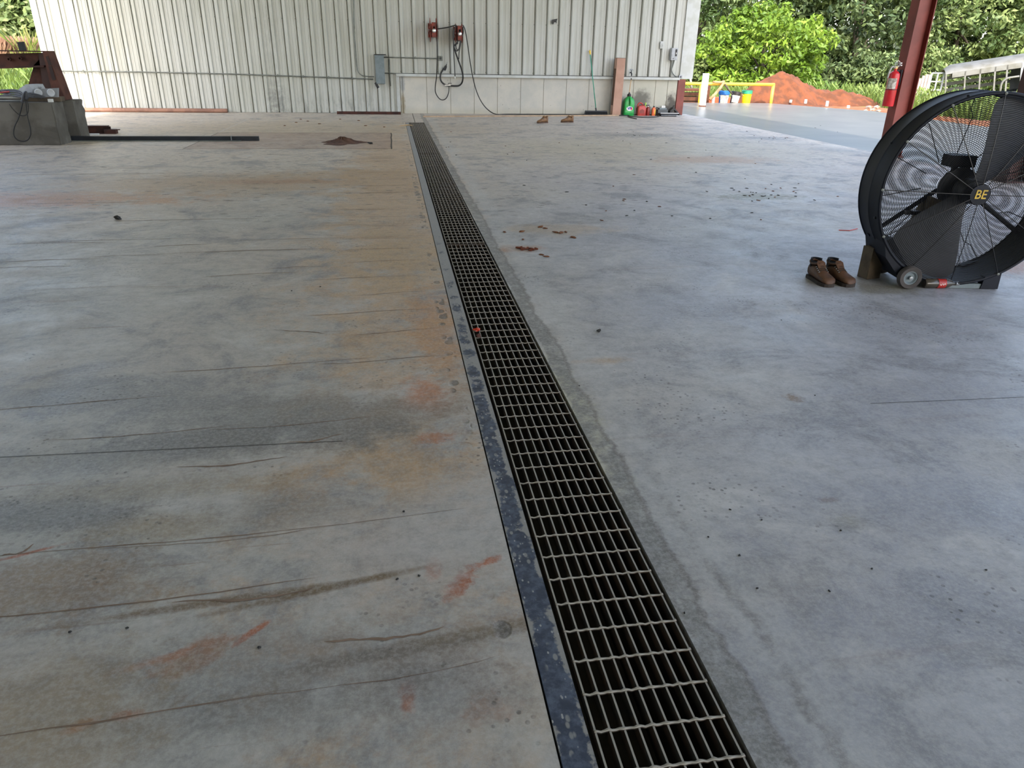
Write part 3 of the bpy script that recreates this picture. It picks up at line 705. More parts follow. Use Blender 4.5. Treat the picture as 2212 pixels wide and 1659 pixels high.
def hose(pts, r, name, label, cat='hose', mat='hose', off=.55, nsub=6):
    P_ = [onY(x, y, WY - (o[0] if o else off)) for x, y, *o in pts]
    b = MB(); b.tube(smooth_path(P_, nsub), r, 8)
    return b, P_
b, P_ = hose([(941, 63, .45), (965, 59.5, .5), (985, 54, .5)], .013, '', '')
tag(b.build('jumper_hose', 'hose', smooth=True), 'thin brown-black hose stretched between the two orange reels', 'hose')
# left drop hose to the handle
r1 = thing('drop_hose', 'thin black hose looping from the left reel down to a metal hose end', 'hose', onY(943, 80, WY - .5))
b, _ = hose([(942.5, 78), (944, 100), (944, 140), (943, 165, .3), (940.5, 185, .2), (941, 200, .15), (948, 212, .12), (956, 216, .1), (964, 212, .1), (969, 200, .12), (970, 186, .12)], .012, '', ''); b.build('hose_body', 'hose', r1, world=True, smooth=True)
# thick nozzle hose
r2 = thing('nozzle_hose', 'thick black hose hung in a loop with a black nozzle on the wall', 'hose', onY(990, 90, WY - .5))
b, _ = hose([(989, 92, .4), (981, 100, .35), (983, 110, .35), (990, 130, .3), (997, 150, .25), (1000, 165, .2), (998, 178, .15), (991, 185, .12), (978, 185.5, .12), (966, 184.5, .12), (957, 180, .12), (951.5, 171, .12), (952, 160, .12), (957, 150.5, .1), (960, 148, .08)], .02, '', ''); b.build('hose_body', 'hose', r2, world=True, smooth=True)
q = onY(962, 146, WY - .09)
b = MB(); b.lathe([(.001, -.07), (.03, -.07), (.036, -.03), (.03, .04), (.012, .05), (.012, .085), (.001, .085)], 14, Matrix.Translation(q) @ Matrix.Rotation(math.radians(25), 4, 'Y')); b.build('nozzle', 'black', r2, world=True, smooth=.6)
b = MB(); b.tube([q + Vector((.02, 0, .07)), q + Vector((.05, 0, .12))], .008); b.build('hook', 'grommet', r2, world=True)
q = onY(969, 184, WY - .13)
b = MB(); b.cbox(q.x - .10, q.x + .05, q.y - .02, q.y + .02, q.z - .015, q.z + .012, .005); b.build('fitting', 'chrome', r2, world=True)
b = MB(); b.tube([q + Vector((-.02, -.02, .01)), q + Vector((.0, -.03, .045)), q + Vector((.07, -.03, .045))], .008); b.build('trigger', 'dark', r2, world=True)
# coils hanging from the right reel
r3 = thing('coiled_hose', 'black hose hanging in slack loops from the right reel', 'hose', onY(985, 60, WY - .6))
for nm, pts in (('loop', [(986, 54), (980, 65), (979, 80), (981, 100), (986, 110), (991, 106), (993, 96), (995, 80)]), ('loop', [(1000, 58), (1001, 68), (998, 78), (990, 88), (985, 96), (986, 105), (990, 108), (993, 100), (994, 86)]), ('loop', [(981, 60), (979.5, 90), (980.5, 120), (982, 145), (983, 165)]), ('loop', [(996, 80), (995, 95), (992, 110), (991, 128)])):
    b, _ = hose([(x, y, .62) for x, y in pts], .012, '', ''); b.build(nm, 'hose', r3, world=True, smooth=True)
q = onY(983, 167, WY - .62); b = MB(); b.lathe([(.012, -.03), (.014, .02), (.001, .02)], 10, Matrix.Translation(q)); b.build('hose_tip', 'whitep', r3, world=True)
# air hose to the floor
air = [onY(x, y, WY - o) for x, y, o in [(1000, 54, .55), (1005, 66, .55), (1010, 95, .5), (1015, 130, .45), (1021, 165, .35), (1029, 196, .3), (1040, 220, .28), (1054, 237, .26)]] + [Vector((1.0 * G(1072, 248)[0], WY - .30, .012)), Vector((G(1100, 248)[0], WY - .26, .012)), Vector((G(1180, 248)[0], WY - .22, .012)), Vector((G(1240, 248)[0], WY - .22, .012)), Vector((G(1300, 248)[0], WY - .24, .012))]
b = MB(); b.tube(smooth_path(air, 8), .012, 8); tag(b.build('air_hose', 'hose', smooth=True), 'long black air hose falling from the right reel and running along the wall base', 'hose')

# ================================================================== ALONG THE WALL BASE
# push broom
q = G(1283, 248)
br = thing('push_broom', 'push broom with green handle leaning on the white wall', 'broom', (q.x, WY - .30, 0))
top = onY(1274, 108, WY - .055) - Vector((q.x, WY - .30, 0))
b = MB(); b.cbox(-.29, .29, -.05, .05, .085, .115, .01); b.build('block', 'dark', br)
b = MB()
for i in range(58):
    for j in range(5):
        x = -.285 + .57 * i / 57; y = -.04 + .08 * j / 4
        b.tube([(x, y, .088), (x * 1.07 + rnd.uniform(-.004, .004), y * 1.5 + rnd.uniform(-.004, .004), .0)], [.006, .005], 4)
b.build('bristles', 'black', br)['kind'] = 'stuff'
h0 = Vector((.0, 0, .11)); dr = (top - h0)
b = MB(); b.tube([h0, h0 + dr * .93], .0125, 10); b.build('handle', pm('green_handle', '#2f8f74', rough=.4), br, smooth=True)
b = MB(); b.tube([h0 + dr * .925, h0 + dr * .95, h0 + dr * .985, top], [.014, .022, .024, .012], 10); b.build('grip', 'yellow', br, smooth=True)
b = MB(); b.tube([h0 + dr * -.0, h0 + dr * .05], .02, 10); b.build('socket', 'dark', br)
# tall cardboard box leaning
q0, q1 = G(1312, 247), onY(1327, 127, WY - .1)
cb = thing('cardboard_box', 'tall narrow tan cardboard carton standing against the wall', 'box', (q0.x + .11, WY - .28, 0), 0, ry=math.radians(1.2))
hb = q1.z + .02
b = MB(); b.cbox(-.11, .11, -.10, .11, 0, hb, .004); b.build('carton', 'card', cb)
b = MB(); b.box(-.113, -.109, -.09, .10, .25, hb - .25); b.build('torn_side', 'cardin', cb)
b = MB(); b.box(-.11, .11, -.104, -.02, hb - .004, hb + .004); b.build('flap', 'cardin', cb)
# green fuel jug
q = G(1350, 248)
jg = thing('fuel_jug', 'bright green square fuel jug with black cap and tan spout', 'jug', (q.x, WY - .28, 0))
def rr_ring(hx, hy, z, r, n=6, cx=0, cy=0):
    out = []
    for sx, sy, a0 in ((1, 1, 0), (-1, 1, PI / 2), (-1, -1, PI), (1, -1, 3 * PI / 2)):
        for i in range(n):
            a = a0 + PI / 2 * i / (n - 1)
            out.append(Vector((cx + sx * (hx - r) + r * math.cos(a), cy + sy * (hy - r) + r * math.sin(a), z)))
    return out
b = MB(); b.loft([rr_ring(.125, .115, 0, .03), rr_ring(.135, .125, .015, .035), rr_ring(.135, .125, .12, .035), rr_ring(.130, .12, .14, .035), rr_ring(.135, .125, .16, .035), rr_ring(.135, .125, .33, .04), rr_ring(.115, .11, .40, .04), rr_ring(.055, .06, .455, .03), rr_ring(.045, .045, .47, .03)]); b.build('body', 'green', jg, smooth=.7)
b = MB(); b.tube(smooth_path([(.0, -.06, .46), (.0, -.115, .44), (0, -.155, .40), (0, -.16, .33), (0, -.13, .27), (0, -.11, .25)], 5), .018, 10); b.build('handle', 'green', jg, smooth=True)
b = MB(); b.prism([(-.03, .28), (-.012, .42), (.012, .42), (.03, .28)], -.135, -.11); b.build('handle_recess', pm('dark_green', '#0c5a2a'), jg)
b = MB(); b.lathe([(.001, .468), (.05, .468), (.052, .50), (.045, .525), (.02, .54), (.012, .57), (.001, .57)], 20); b.build('cap', 'black', jg, smooth=.6)
b = MB(); b.tube([(.0, 0, .56), (.012, .02, .70), (.035, .05, .88)], [.012, .011, .011], 8); b.build('spout_tube', 'straw', jg)
b = MB(); b.lathe([(.014, .87), (.014, .905), (.001, .905)], 8, Matrix.Translation((.037, .05, 0))); b.build('spout_tip', 'black', jg)
em = MB(); em.prism([(.085 * math.cos(a), .178 + .055 * math.sin(a)) for a in np.linspace(0, 2 * PI, 28)[:-1]], -.129, -.124); emb = em.build('emblem', 'inkw', jg)
em = MB(); em.prism([(.078 * math.cos(a), .178 + .048 * math.sin(a)) for a in np.linspace(-.9, .9, 14)] + [(.03, .215), (.03, .14)], -.1305, -.126); em.build('emblem_swoosh', 'redink', emb)
text_mesh('emblem_letters', 'VP', .095, 'blue', emb, (-.012, -.1315, .18), (PI / 2, 0, 0), .001, .15, .004)
# red gas can
q = G(1377, 248)
gc = thing('gas_can', 'small faded red gas can right of the green jug', 'gas can', (q.x + .0, WY - .27, 0))
b = MB(); b.loft([rr_ring(.105, .09, 0, .03), rr_ring(.115, .10, .015, .035), rr_ring(.115, .10, .17, .035), rr_ring(.10, .085, .23, .035), rr_ring(.06, .05, .255, .03, cx=.02)]); b.build('body', 'gas', gc, smooth=.7)
b = MB(); b.tube(smooth_path([(-.095, 0, .17), (-.105, 0, .23), (-.08, 0, .29), (-.03, 0, .31), (.02, 0, .29), (.05, 0, .25)], 5), .02, 10); b.build('handle', 'gas', gc, smooth=True)
b = MB(); b.prism([(-.06, .06), (-.06, .13), (0, .17), (.06, .13), (.06, .06)], -.104, -.098); b.build('embossed_panel', 'darkred', gc)
b = MB(); b.lathe([(.001, .255), (.028, .255), (.028, .285), (.001, .285)], 14, Matrix.Translation((.06, 0, -.01))); b.build('cap', 'black', gc)
# two bottles
q = G(1393, 248)
bt = thing('spray_bottle', 'dark red spray bottle with black trigger head beside the gas can', 'spray bottle', (q.x - .02, WY - .26, 0))
b = MB(); b.lathe([(.001, 0), (.05, 0), (.055, .01), (.055, .16), (.045, .19), (.02, .205), (.02, .225), (.001, .225)], 18); b.build('bottle', 'darkred', bt, smooth=.6)
b = MB(); b.cbox(-.07, .03, -.018, .018, .235, .27, .008); b.build('trigger_head', 'blackp', bt)
b = MB(); b.lathe([(.001, .22), (.024, .22), (.024, .24), (.001, .24)], 12); b.build('collar', 'whitep', bt)
b = MB(); b.cbox(-.085, -.06, -.016, .016, .225, .32, .006); b.build('nozzle', pm('lime_plastic', '#9fd13a', rough=.4), bt)
b = MB(); b.tube([(.02, 0, .24), (.055, 0, .21), (.05, 0, .17)], .007); b.build('trigger', 'blackp', bt)
q = G(1402, 248)
ob = thing('oil_bottle', 'orange labelled bottle with black cap right of the dark red spray bottle', 'bottle', (q.x + .02, WY - .27, 0))
b = MB(); b.loft([rr_ring(.045, .035, 0, .015), rr_ring(.047, .037, .01, .015), rr_ring(.047, .037, .17, .015), rr_ring(.02, .02, .205, .012)]); b.build('bottle', 'orangelabel', ob, smooth=.7)
b = MB(); b.cbox(.012, .040, -.040, -.036, .03, .16, .001); b.build('label', 'yellow', ob)
b = MB(); b.lathe([(.001, .203), (.022, .203), (.022, .235), (.001, .235)], 12); b.build('cap', 'black', ob)
# oil pan, jack and dust pan in the corner
q = G(1432, 249)
pn = thing('drain_pan', 'low dark tray with bright rim under the sooty corner of the concrete wall', 'tray', (q.x + .02, WY - .42, 0))
b = MB(); b.loft([rr_ring(.21, .11, .0, .03), rr_ring(.25, .14, .075, .04), rr_ring(.235, .125, .075, .035), rr_ring(.20, .10, .015, .03)]); b.build('tray', 'dark', pn, smooth=.6)
b = MB(); b.tube([(-.25, -.145, .08), (.25, -.145, .08)], .010, 8); b.build('rim_rail', 'chrome', pn)
b = MB(); b.tube([(-.23, -.13, .03), (.23, -.13, .03)], .008, 8); b.build('lower_rail', 'grommet', pn)
q = G(1415, 247)
tb = thing('tool_box', 'small gray metal box with a white lid fitting behind the low tray', 'tool box', (q.x + .06, WY - .17, 0))
b = MB(); b.cbox(-.14, .14, -.07, .07, 0, .15, .008); b.build('case', pm('tool_gray', '#55585a'), tb)
b = MB(); b.cbox(-.1, .1, -.06, .06, .15, .19, .01); b.build('lid', 'gray', tb)
b = MB(); b.cbox(-.04, .07, -.03, .03, .19, .24, .008); b.build('fitting', 'whitep', tb)
b = MB(); b.tube([(-.10, -.02, .17), (-.17, -.03, .2), (-.22, -.05, .14)], .012); b.build('handle', 'black', tb)
q = G(1448, 248)
dp = thing('dust_pan', 'black dust pan standing tilted in the sooty wall corner', 'dust pan', (q.x - .02, WY - .22, 0))
b = MB(); b.prism([(-.13, .0), (-.13, .12), (-.05, .2), (-.02, .2), (.2, .0), (.17, .0), (-.02, .15), (-.10, .07), (-.10, 0)], -.09, .09); b.build('pan', 'black', dp)
b = MB(); b.tube([(-.03, 0, .2), (-.035, 0, .235), (.0, 0, .25)], .012); b.build('handle', 'black', dp)
q = G(1462, 250)
ww = thing('pry_bar', 'flat gray metal bar lying by the foot of the red corner column', 'bar', (q.x, WY - .36, 0), -.12)
b = MB(); b.cbox(-.16, .16, -.025, .025, 0, .02, .004); b.build('shank', 'grommet', ww)
b = MB(); b.cbox(-.18, -.12, -.03, .03, .0, .05, .006); b.build('claw', 'dark', ww)
# hose loop on floor
b = MB(); lp = [Vector((*G(x, y)[:2], .012)) for x, y in [(1335, 250.5), (1352, 250.5), (1375, 249.3), (1400, 249), (1420, 250.5), (1423, 252.5), (1412, 254), (1385, 254), (1362, 252.5), (1355, 252), (1358, 254), (1366, 256), (1375, 258)]]
for i in range(9, 13): lp[i].z = .03 if i == 9 else .014
b.tube(smooth_path(lp, 6), .012, 8); tag(b.build('hose_loop', 'hose', smooth=True), 'short black hose lying in a flat loop in front of the green jug', 'hose')
# wood strip
a0, a1 = G(914, 253), G(1336, 250.5)
b = MB(); b.cbox(0, (a1 - a0).length, -.03, .03, 0, .03, .004, Matrix.Translation(a0) @ Matrix.Rotation(math.atan2(a1.y - a0.y, a1.x - a0.x), 4, 'Z')); tag(b.build('wood_strip', 'tan'), 'long thin pale wood strip on the floor parallel to the concrete wall', 'lumber')
a0, a1 = G(728, 246.5), G(866, 247.5)
b = MB(); Mx = Matrix.Translation(a0 + Vector((0, .0, 0))) @ Matrix.Rotation(math.atan2(a1.y - a0.y, a1.x - a0.x), 4, 'Z'); L = (a1 - a0).length
b.box(0, L, -.03, .03, 0, .008, Mx).box(0, L, .022, .03, 0, .065, Mx); tag(b.build('angle_iron', 'rust'), 'dark rusty angle iron on the floor under the left end of the ledge trim', 'angle iron')
a0, a1 = Vector((-9.2, WY - .17, .048)), Vector((G(493, 243.2).x, WY - .17, .048))
b = MB(); RMx = Matrix.Rotation(PI / 2, 4, 'Y')
b.shell([(.048, 0), (.048, a1.x - a0.x), (.040, a1.x - a0.x), (.040, 0)], 18, Matrix.Translation(a0) @ RMx); tag(b.build('rusty_pipe', 'pipe', smooth=.6), 'long rusty brown pipe lying against the foot of the white wall', 'pipe')

# ================================================================== LEFT STACK
def block(label, x0, x1, y0, y1, h, seed):
    r = random.Random(seed)
    b = MB(); bm = bmesh.new(); bmesh.ops.create_cube(bm, size=1)
    bmesh.ops.subdivide_edges(bm, edges=bm.edges[:], cuts=6, use_grid_fill=True)
    for q in bm.verts:
        q.co = Vector(((x1 - x0) / 2 * q.co.x * 2, (y1 - y0) / 2 * q.co.y * 2, h * (q.co.z + .5)))
        q.co += Vector((r.uniform(-1, 1), r.uniform(-1, 1), r.uniform(-1, 1) if 0 < q.co.z < h else 0)) * .006
    bmesh.ops.bevel(bm, geom=[e for e in bm.edges if e.calc_face_angle(0) > 1], offset=.012, segments=2, affect='EDGES')
    b.bm(bm); root = thing('concrete_block', label, 'block', ((x0 + x1) / 2, (y0 + y1) / 2, 0)); b.build('block_body', 'conc', root)
    q = MB(); q.tube([(.2, 0, h - .02), (.2, 0, h + .05), (.3, 0, h + .05), (.3, 0, h - .02)], .012); q.build('lifting_loop', 'rust', root)
    return root
block('front gray concrete block at the left edge with cables hanging over it', -7.2, -5.10, 12.62, 13.05, .615, 1)
block('rear concrete block standing behind the cable draped one', -7.0, -5.07, 13.34, 13.76, .61, 2)
# black tube and flat bar on the floor
a0, a1 = Vector((-6.4, G(560, 304).y + .02, 0)), G(560, 304)
a0.y = a1.y
b = MB(); b.cbox(a0.x, a1.x, a1.y - .035, a1.y + .035, .002, .072, .004); tag(b.build('square_tube', 'dark'), 'long black square steel tube on the floor reaching out of the concrete blocks', 'steel tube')
b = MB(); b.cbox(-6.2, G(518, 307).x, a1.y - .12, a1.y - .06, 0, .012, .003); tag(b.build('flat_bar', 'conduit'), 'thin gray flat bar on the floor in front of the black square tube', 'flat bar')
b = MB(); q = G(503, 303); b.box(q.x - .008, q.x + .008, a1.y - .045, a1.y + .04, .072, .078).box(q.x - .008, q.x + .008, a1.y - .043, a1.y - .036, 0, .075); tag(b.build('strap_band', 'grommet'), 'narrow pale band around the black square tube near its right end', 'band')
# rusty beam stub
q = G(246, 289)
rb = thing('beam_stub', 'short rusty I-beam offcut lying right of the concrete blocks', 'beam', (q.x - .45, q.y + .05, 0))
b = MB(); b.box(-.7, .40, -.07, .07, 0, .012).box(-.7, .40, -.006, .006, .012, .12).box(-.7, .36, -.07, .07, .12, .132); b.build('i_beam', 'rust', rb)
b = MB(); b.cbox(.30, .5, -.09, .04, .0, .075, .015); b.build('broken_end', 'rust', rb)
b = MB(); b.tube([(.46, -.02, .06), (.56, -.03, .07)], .008); b.build('rod', 'rust', rb)
q = G(212, 291)
b = MB(); b.cbox(q.x - .4, q.x + .02, q.y - .02, q.y + .02, 0, .02, .006); tag(b.build('white_pipe_offcut', 'whitep'), 'thin white pipe piece on the floor in front of the rusty beam stub', 'pipe')
# rusty frame on the blocks
YF = 13.4
def pz(px, py, y=YF): 
    q = onY(px, py, y); return (q.x, q.z)
fr = thing('rusty_trestle', 'rusty steel beam frame with tapered leg standing on the concrete blocks', 'steel frame', (-5.7, YF, .615))
zb = .615
b = MB(); b.prism([pz(-140, 120), pz(98, 113.5), pz(99, 141), pz(-140, 150)], YF + .05, YF + .075)
b.box(pz(-140, 120)[0], pz(104, 112)[0], YF - .07, YF + .20, pz(100, 112.5)[1], pz(100, 110)[1]); b.build('top_beam', 'rust', fr, world=True)
b = MB(); b.prism([pz(-140, 150), pz(99, 141), pz(99, 145), pz(-140, 153)], YF - .07, YF + .20); b.build('lower_flange', 'rust', fr, world=True)
leg = [pz(69, 142), pz(98, 112), pz(112, 187), pz(50, 178)]
b = MB(); b.prism([pz(70, 141), pz(96, 113), (pz(120, 195)[0], zb), (pz(44, 195)[0], zb)], YF + .05, YF + .075); b.build('gusset_web', 'rust', fr, world=True)
b = MB(); A, B_, D_, E_ = pz(97, 112), pz(106, 110), pz(142, 196), pz(116, 190)
b.prism([A, B_, (D_[0], zb), (D_[0] - .17, zb)], YF - .09, YF + .2); b.build('leg', pm('rust_leg', '#5c372b', '#472820', 5, .8, .1, .2), fr, world=True)
b = MB(); b.prism([pz(84, 115), pz(95, 114), (pz(113, 195)[0], zb), (pz(93, 195)[0], zb)], YF - .02, YF + .06); b.build('stiffener', pm('dark_rust', '#3a201b'), fr, world=True)
for (p1_, p2_, p3_, p4_) in (((104, 122), (109, 121), (118, 141), (111, 142)), ((110, 143), (117, 142), (126, 172), (119, 173))):
    b = MB(); b.prism([pz(*p1_), pz(*p2_), pz(*p3_), pz(*p4_)], YF - .097, YF - .088); b.build('slot_shade_patch', pm('slot_shade', '#2d1915'), fr, world=True)  # dark patches stand in for the shaded holes in the leg
for px_, py_ in ((19, 128), (43, 126)):
    x, z = pz(px_, py_); b = MB(); b.shell([(.026, 0), (.026, .06), (.017, .06), (.017, 0)], 16, Matrix.Translation((x, YF + .05, z)) @ Matrix.Rotation(PI / 2, 4, 'X')); b.build('pipe_sleeve', 'rust', fr, world=True)
b = MB(); b.prism([pz(45, 111), pz(40, 91), pz(53, 90), pz(58, 110)], YF - .05, YF + .0); b.build('upright_tab', 'dark', fr, world=True)
# plastic parts, cables and pipes lying on the front block
ZT = .615
q = onY(66, 212, 12.9)
bxp = thing('plastic_housing', 'gray plastic housing with lid lying on the front concrete block', 'housing', (q.x, 13.0, ZT + .07), -.25)
b = MB(); b.prism([(-.22, 0), (-.20, .06), (.02, .175), (.12, .175), (.17, .05), (.10, 0)], -.12, .12); b.build('shell', 'lgray', bxp)
b = MB(); b.box(.09, .20, -.03, .03, .12, .14); b.build('tab', 'lgray', bxp)
b = MB(); b.prism([(-.02, .0), (.02, .05), (.12, .05), (.11, 0)], -.126, -.118); b.build('dark_opening', 'blackp', bxp)
q = onY(98, 205, 12.75)
cp = thing('cover_plate', 'gray plastic cover plate with two round caps on the front concrete block', 'plate', (q.x + .02, 12.72, ZT + .075), 0)
b = MB(); b.prism([(-.20, 0), (-.16, .11), (.20, .13), (.17, .0)], -.02, .02); b.build('plate', 'capgray', cp)
for xx in (-.085, .09):
    b = MB(); b.lathe([(.001, 0), (.052, 0), (.056, .012), (.045, .02), (.03, .014), (.001, .012)], 20, Matrix.Translation((xx, -.02, .062)) @ Matrix.Rotation(PI / 2, 4, 'X')); b.build('round_cap', 'whitecap', cp, smooth=.6)
q = onY(100, 215, 12.9)
b = MB(); b.cbox(-6.3, q.x + .22, 12.85, 13.03, ZT + .003, ZT + .072, .006); tag(b.build('timber_spacer', 'wood'), 'weathered timber spacer on top of the front concrete block', 'lumber')
for yy, zz, x1, lab, m in ((12.70, .022, 46, 'lower thin gray pipe along the front edge of the block top', 'grommet'), (12.67, .065, 44, 'upper thin pale pipe along the front edge of the block top', 'rope')):
    b = MB(); b.tube([(-7.0, yy, ZT + zz), (onY(x1, 214, yy).x, yy, ZT + zz)], .016, 8); tag(b.build('thin_pipe', m, smooth=True), lab, 'pipe')
cbl = thing('cable_bundle', 'bundle of dark gray cables tied in a knot with a loop hanging down the block', 'cable', onY(54, 205, 12.6))
YB = 12.585
def cabl(pts, r=.008, y=YB): return MB().tube(smooth_path([onY(x_, y_, (rest[0] if rest else y)) for x_, y_, *rest in pts], 6), r, 7)
cabl([(50, 215), (46, 235), (40, 255), (31, 275), (30, 292), (38, 302), (50, 305), (60, 302), (66, 290), (65, 275), (60, 255), (57, 235), (55, 215)]).build('hanging_loop', 'black', cbl, world=True, smooth=True)
cabl([(20, 225), (30, 238), (42, 248), (52, 250), (60, 244), (61, 230), (58, 216)], .006).build('hanging_loop', 'black', cbl, world=True, smooth=True)
for k in range(9):
    x_ = 54 + rnd.uniform(-3, 3)
    cabl([(x_ - 45 - rnd.uniform(0, 25), 200 + rnd.uniform(-8, 8), 12.72), (x_ - 22, 200 + rnd.uniform(-6, 8), 12.62), (x_, 208 + rnd.uniform(-6, 6), 12.55), (x_ + 14, 204 + rnd.uniform(-5, 6), 12.60), (x_ + 20 + rnd.uniform(0, 28), 212 + rnd.uniform(-4, 2), 12.64)], .010).build('cable_strand', pm('cable_gray', '#45474d', rough=.5), cbl, world=True, smooth=True)
cabl([(47, 222), (52, 203), (57, 200), (58, 215)], .018, 12.54).build('knot', pm('cable_knot', '#3a3b40', rough=.5), cbl, world=True, smooth=True)
cabl([(-8, 201), (8, 199), (20, 198)], .010, 12.60).build('red_wire', 'gas', cbl, world=True, smooth=True)
q = onY(109, 213, 12.70); b = MB(); b.cbox(q.x - .03, q.x + .03, 12.66, 12.72, ZT + .003, ZT + .05, .004); tag(b.build('plug_block', 'whitep'), 'tiny white plug block on the right end of the front concrete block', 'plug')

# dirt pile on the repair patch
dm = MB(); c0 = Vector((-.85, 12.95, 0)); NR, NS = 9, 40; vs = [c0 + Vector((0, 0, .10))]
for i in range(1, NR + 1):
    for k in range(NS):
        a = 2 * PI * k / NS; t = i / NR; rr = (.27 + .07 * math.sin(3 * a + 1) + .04 * math.sin(7 * a)) * t
        vs.append(c0 + Vector((rr * 1.25 * math.cos(a), rr * 1.2 * math.sin(a), .003 + .09 * (1 - t) ** 1.4 * (1 + rnd.uniform(-.3, .3)))))
dm.add(vs, [(0, 1 + k, 1 + (k + 1) % NS) for k in range(NS)] + [(1 + i * NS + k, 1 + (i + 1) * NS + k, 1 + (i + 1) * NS + (k + 1) % NS, 1 + i * NS + (k + 1) % NS) for i in range(NR - 1) for k in range(NS)])
tag(dm.build('dirt_pile', 'dirt2', smooth=True), 'small heap of swept brown dirt on the rectangular slab patch', 'dirt pile')

# crumbs of clay and dry leaves
def lump(name, px, py, sx, sy, sz, mat, label, cat, group=None, seed=0):
    r = random.Random(seed); bm = bmesh.new(); bmesh.ops.create_icosphere(bm, subdivisions=2, radius=1)
    for q in bm.verts:
        k = 1 + r.uniform(-.35, .25); q.co = Vector((q.co.x * sx * k, q.co.y * sy * k, max(-.6, q.co.z) * sz * k))
    zmin = min(q.co.z for q in bm.verts)
    for q in bm.verts: q.co.z -= zmin
    b = MB().bm(bm); o = b.build(name, mat); g = G(px, py); o.location = (g.x, g.y, 0.0005); o.rotation_euler.z = r.uniform(0, 3)
    return tag(o, label, cat, group)
for i, (x, y, s) in enumerate([(1120, 537, .022), (1130, 540, .028), (1140, 538, .022), (1150, 540, .026), (1158, 539, .02), (1126, 535, .016), (1145, 542, .016)]):
    lump('clay_crumb', x, y, s * 1.1, s * .7, s * .4, 'clay', 'reddish clay crumb in the nearest clump on the floor right of the grate', 'dirt', 'clay crumbs of the near clump', i)
for i, (x, y, s) in enumerate([(1090, 502, .02), (1128, 501, .025), (1168, 491, .03), (1178, 494, .02), (1200, 503, .026), (1212, 504, .03), (1222, 502, .02), (1238, 514, .026), (1130, 518, .018), (1180, 555, .02), (1170, 551, .018)]):
    lump('clay_crumb', x, y, s * 1.2, s * .55, s * .3, 'leafd', 'thin brown clay flake scattered beyond the nearest clump right of the grate', 'dirt', 'scattered clay flakes', 40 + i)
lump('red_scrap', 1030, 716, .014, .022, .012, 'redscrap', 'small red plastic scrap on the left edge of the drain grate', 'scrap', None, 77)
lump('red_scrap', 1034, 728, .012, .016, .010, 'rust', 'dark red flake on the drain grate just below the bright red scrap', 'scrap', None, 78)
lump('pebble', 1293, 717, .014, .011, .010, 'stone', 'single dark pebble on the floor right of the drain grate', 'stone', None, 79)
lump('pebble', 255, 474, .035, .03, .02, 'stone', 'dark stone on the left floor by the pale scuffs', 'stone', None, 80)
lump('pebble', 800, 311, .05, .03, .02, 'stone', 'dark stone right of the swept dirt heap', 'stone', None, 81)
for i in range(95):
    x, y = rnd.uniform(950, 1860), rnd.uniform(262, 480)
    if abs(x - 1530) > 330 and y > 400: x = rnd.uniform(1100, 1500)
    if i > 60: x, y = rnd.gauss(1640, 45), rnd.gauss(424, 9)
    if i > 80: x, y = rnd.choice(((rnd.gauss(1370, 25), rnd.gauss(292, 3)), (rnd.gauss(1660, 30), rnd.gauss(297, 2))))
    lump('debris_chip', x, y, rnd.uniform(.010, .026), rnd.uniform(.006, .012), .004, 'stone' if i % 3 else 'leafd', 'tiny dark chip on the far right half of the floor', 'debris', 'floor chips', 100 + i)
for i in range(14):
    x, y = rnd.uniform(1250, 2150), rnd.uniform(650, 1350)
    lump('debris_speck', x, y, rnd.uniform(.003, .006), rnd.uniform(.002, .004), .002, 'stone', 'tiny dark speck on the near right floor', 'debris', 'floor specks', 200 + i)
for i, (x, y) in enumerate([(152, 1366), (858, 1252), (905, 1245), (275, 1358), (630, 629), (692, 620), (872, 1106), (560, 1400)]):
    lump('debris_speck', x, y, .005, .004, .003, 'stone', 'tiny dark speck on the near left floor', 'debris', 'left floor specks', 240 + i)
for i, (x, y) in enumerate([(775, 261), (690, 268), (665, 262), (650, 258), (640, 265), (735, 258), (790, 272), (830, 275), (615, 272)]):
    lump('debris_chip', x, y, .035, .02, .008, 'leafd', 'dry leaf bit on the floor in front of the angle iron', 'debris', 'dry leaf bits', 260 + i)
q0 = G(1790, 497); b = MB(); b.tube([G(1812, 497, .004), G(1835, 498, .004), G(1852, 494, .006)], .004, 6); tag(b.build('string_scrap', 'gas'), 'thin pale red cord scrap on the floor left of the fan', 'string')
b = MB(); q = G(878, 270); b.tube([G(862, 272, .006), G(880, 270, .012), G(892, 271, .004)], [.004, .014, .004], 6); tag(b.build('dry_twig', 'straw'), 'dry tan twig at the far end of the drain grate', 'twig')

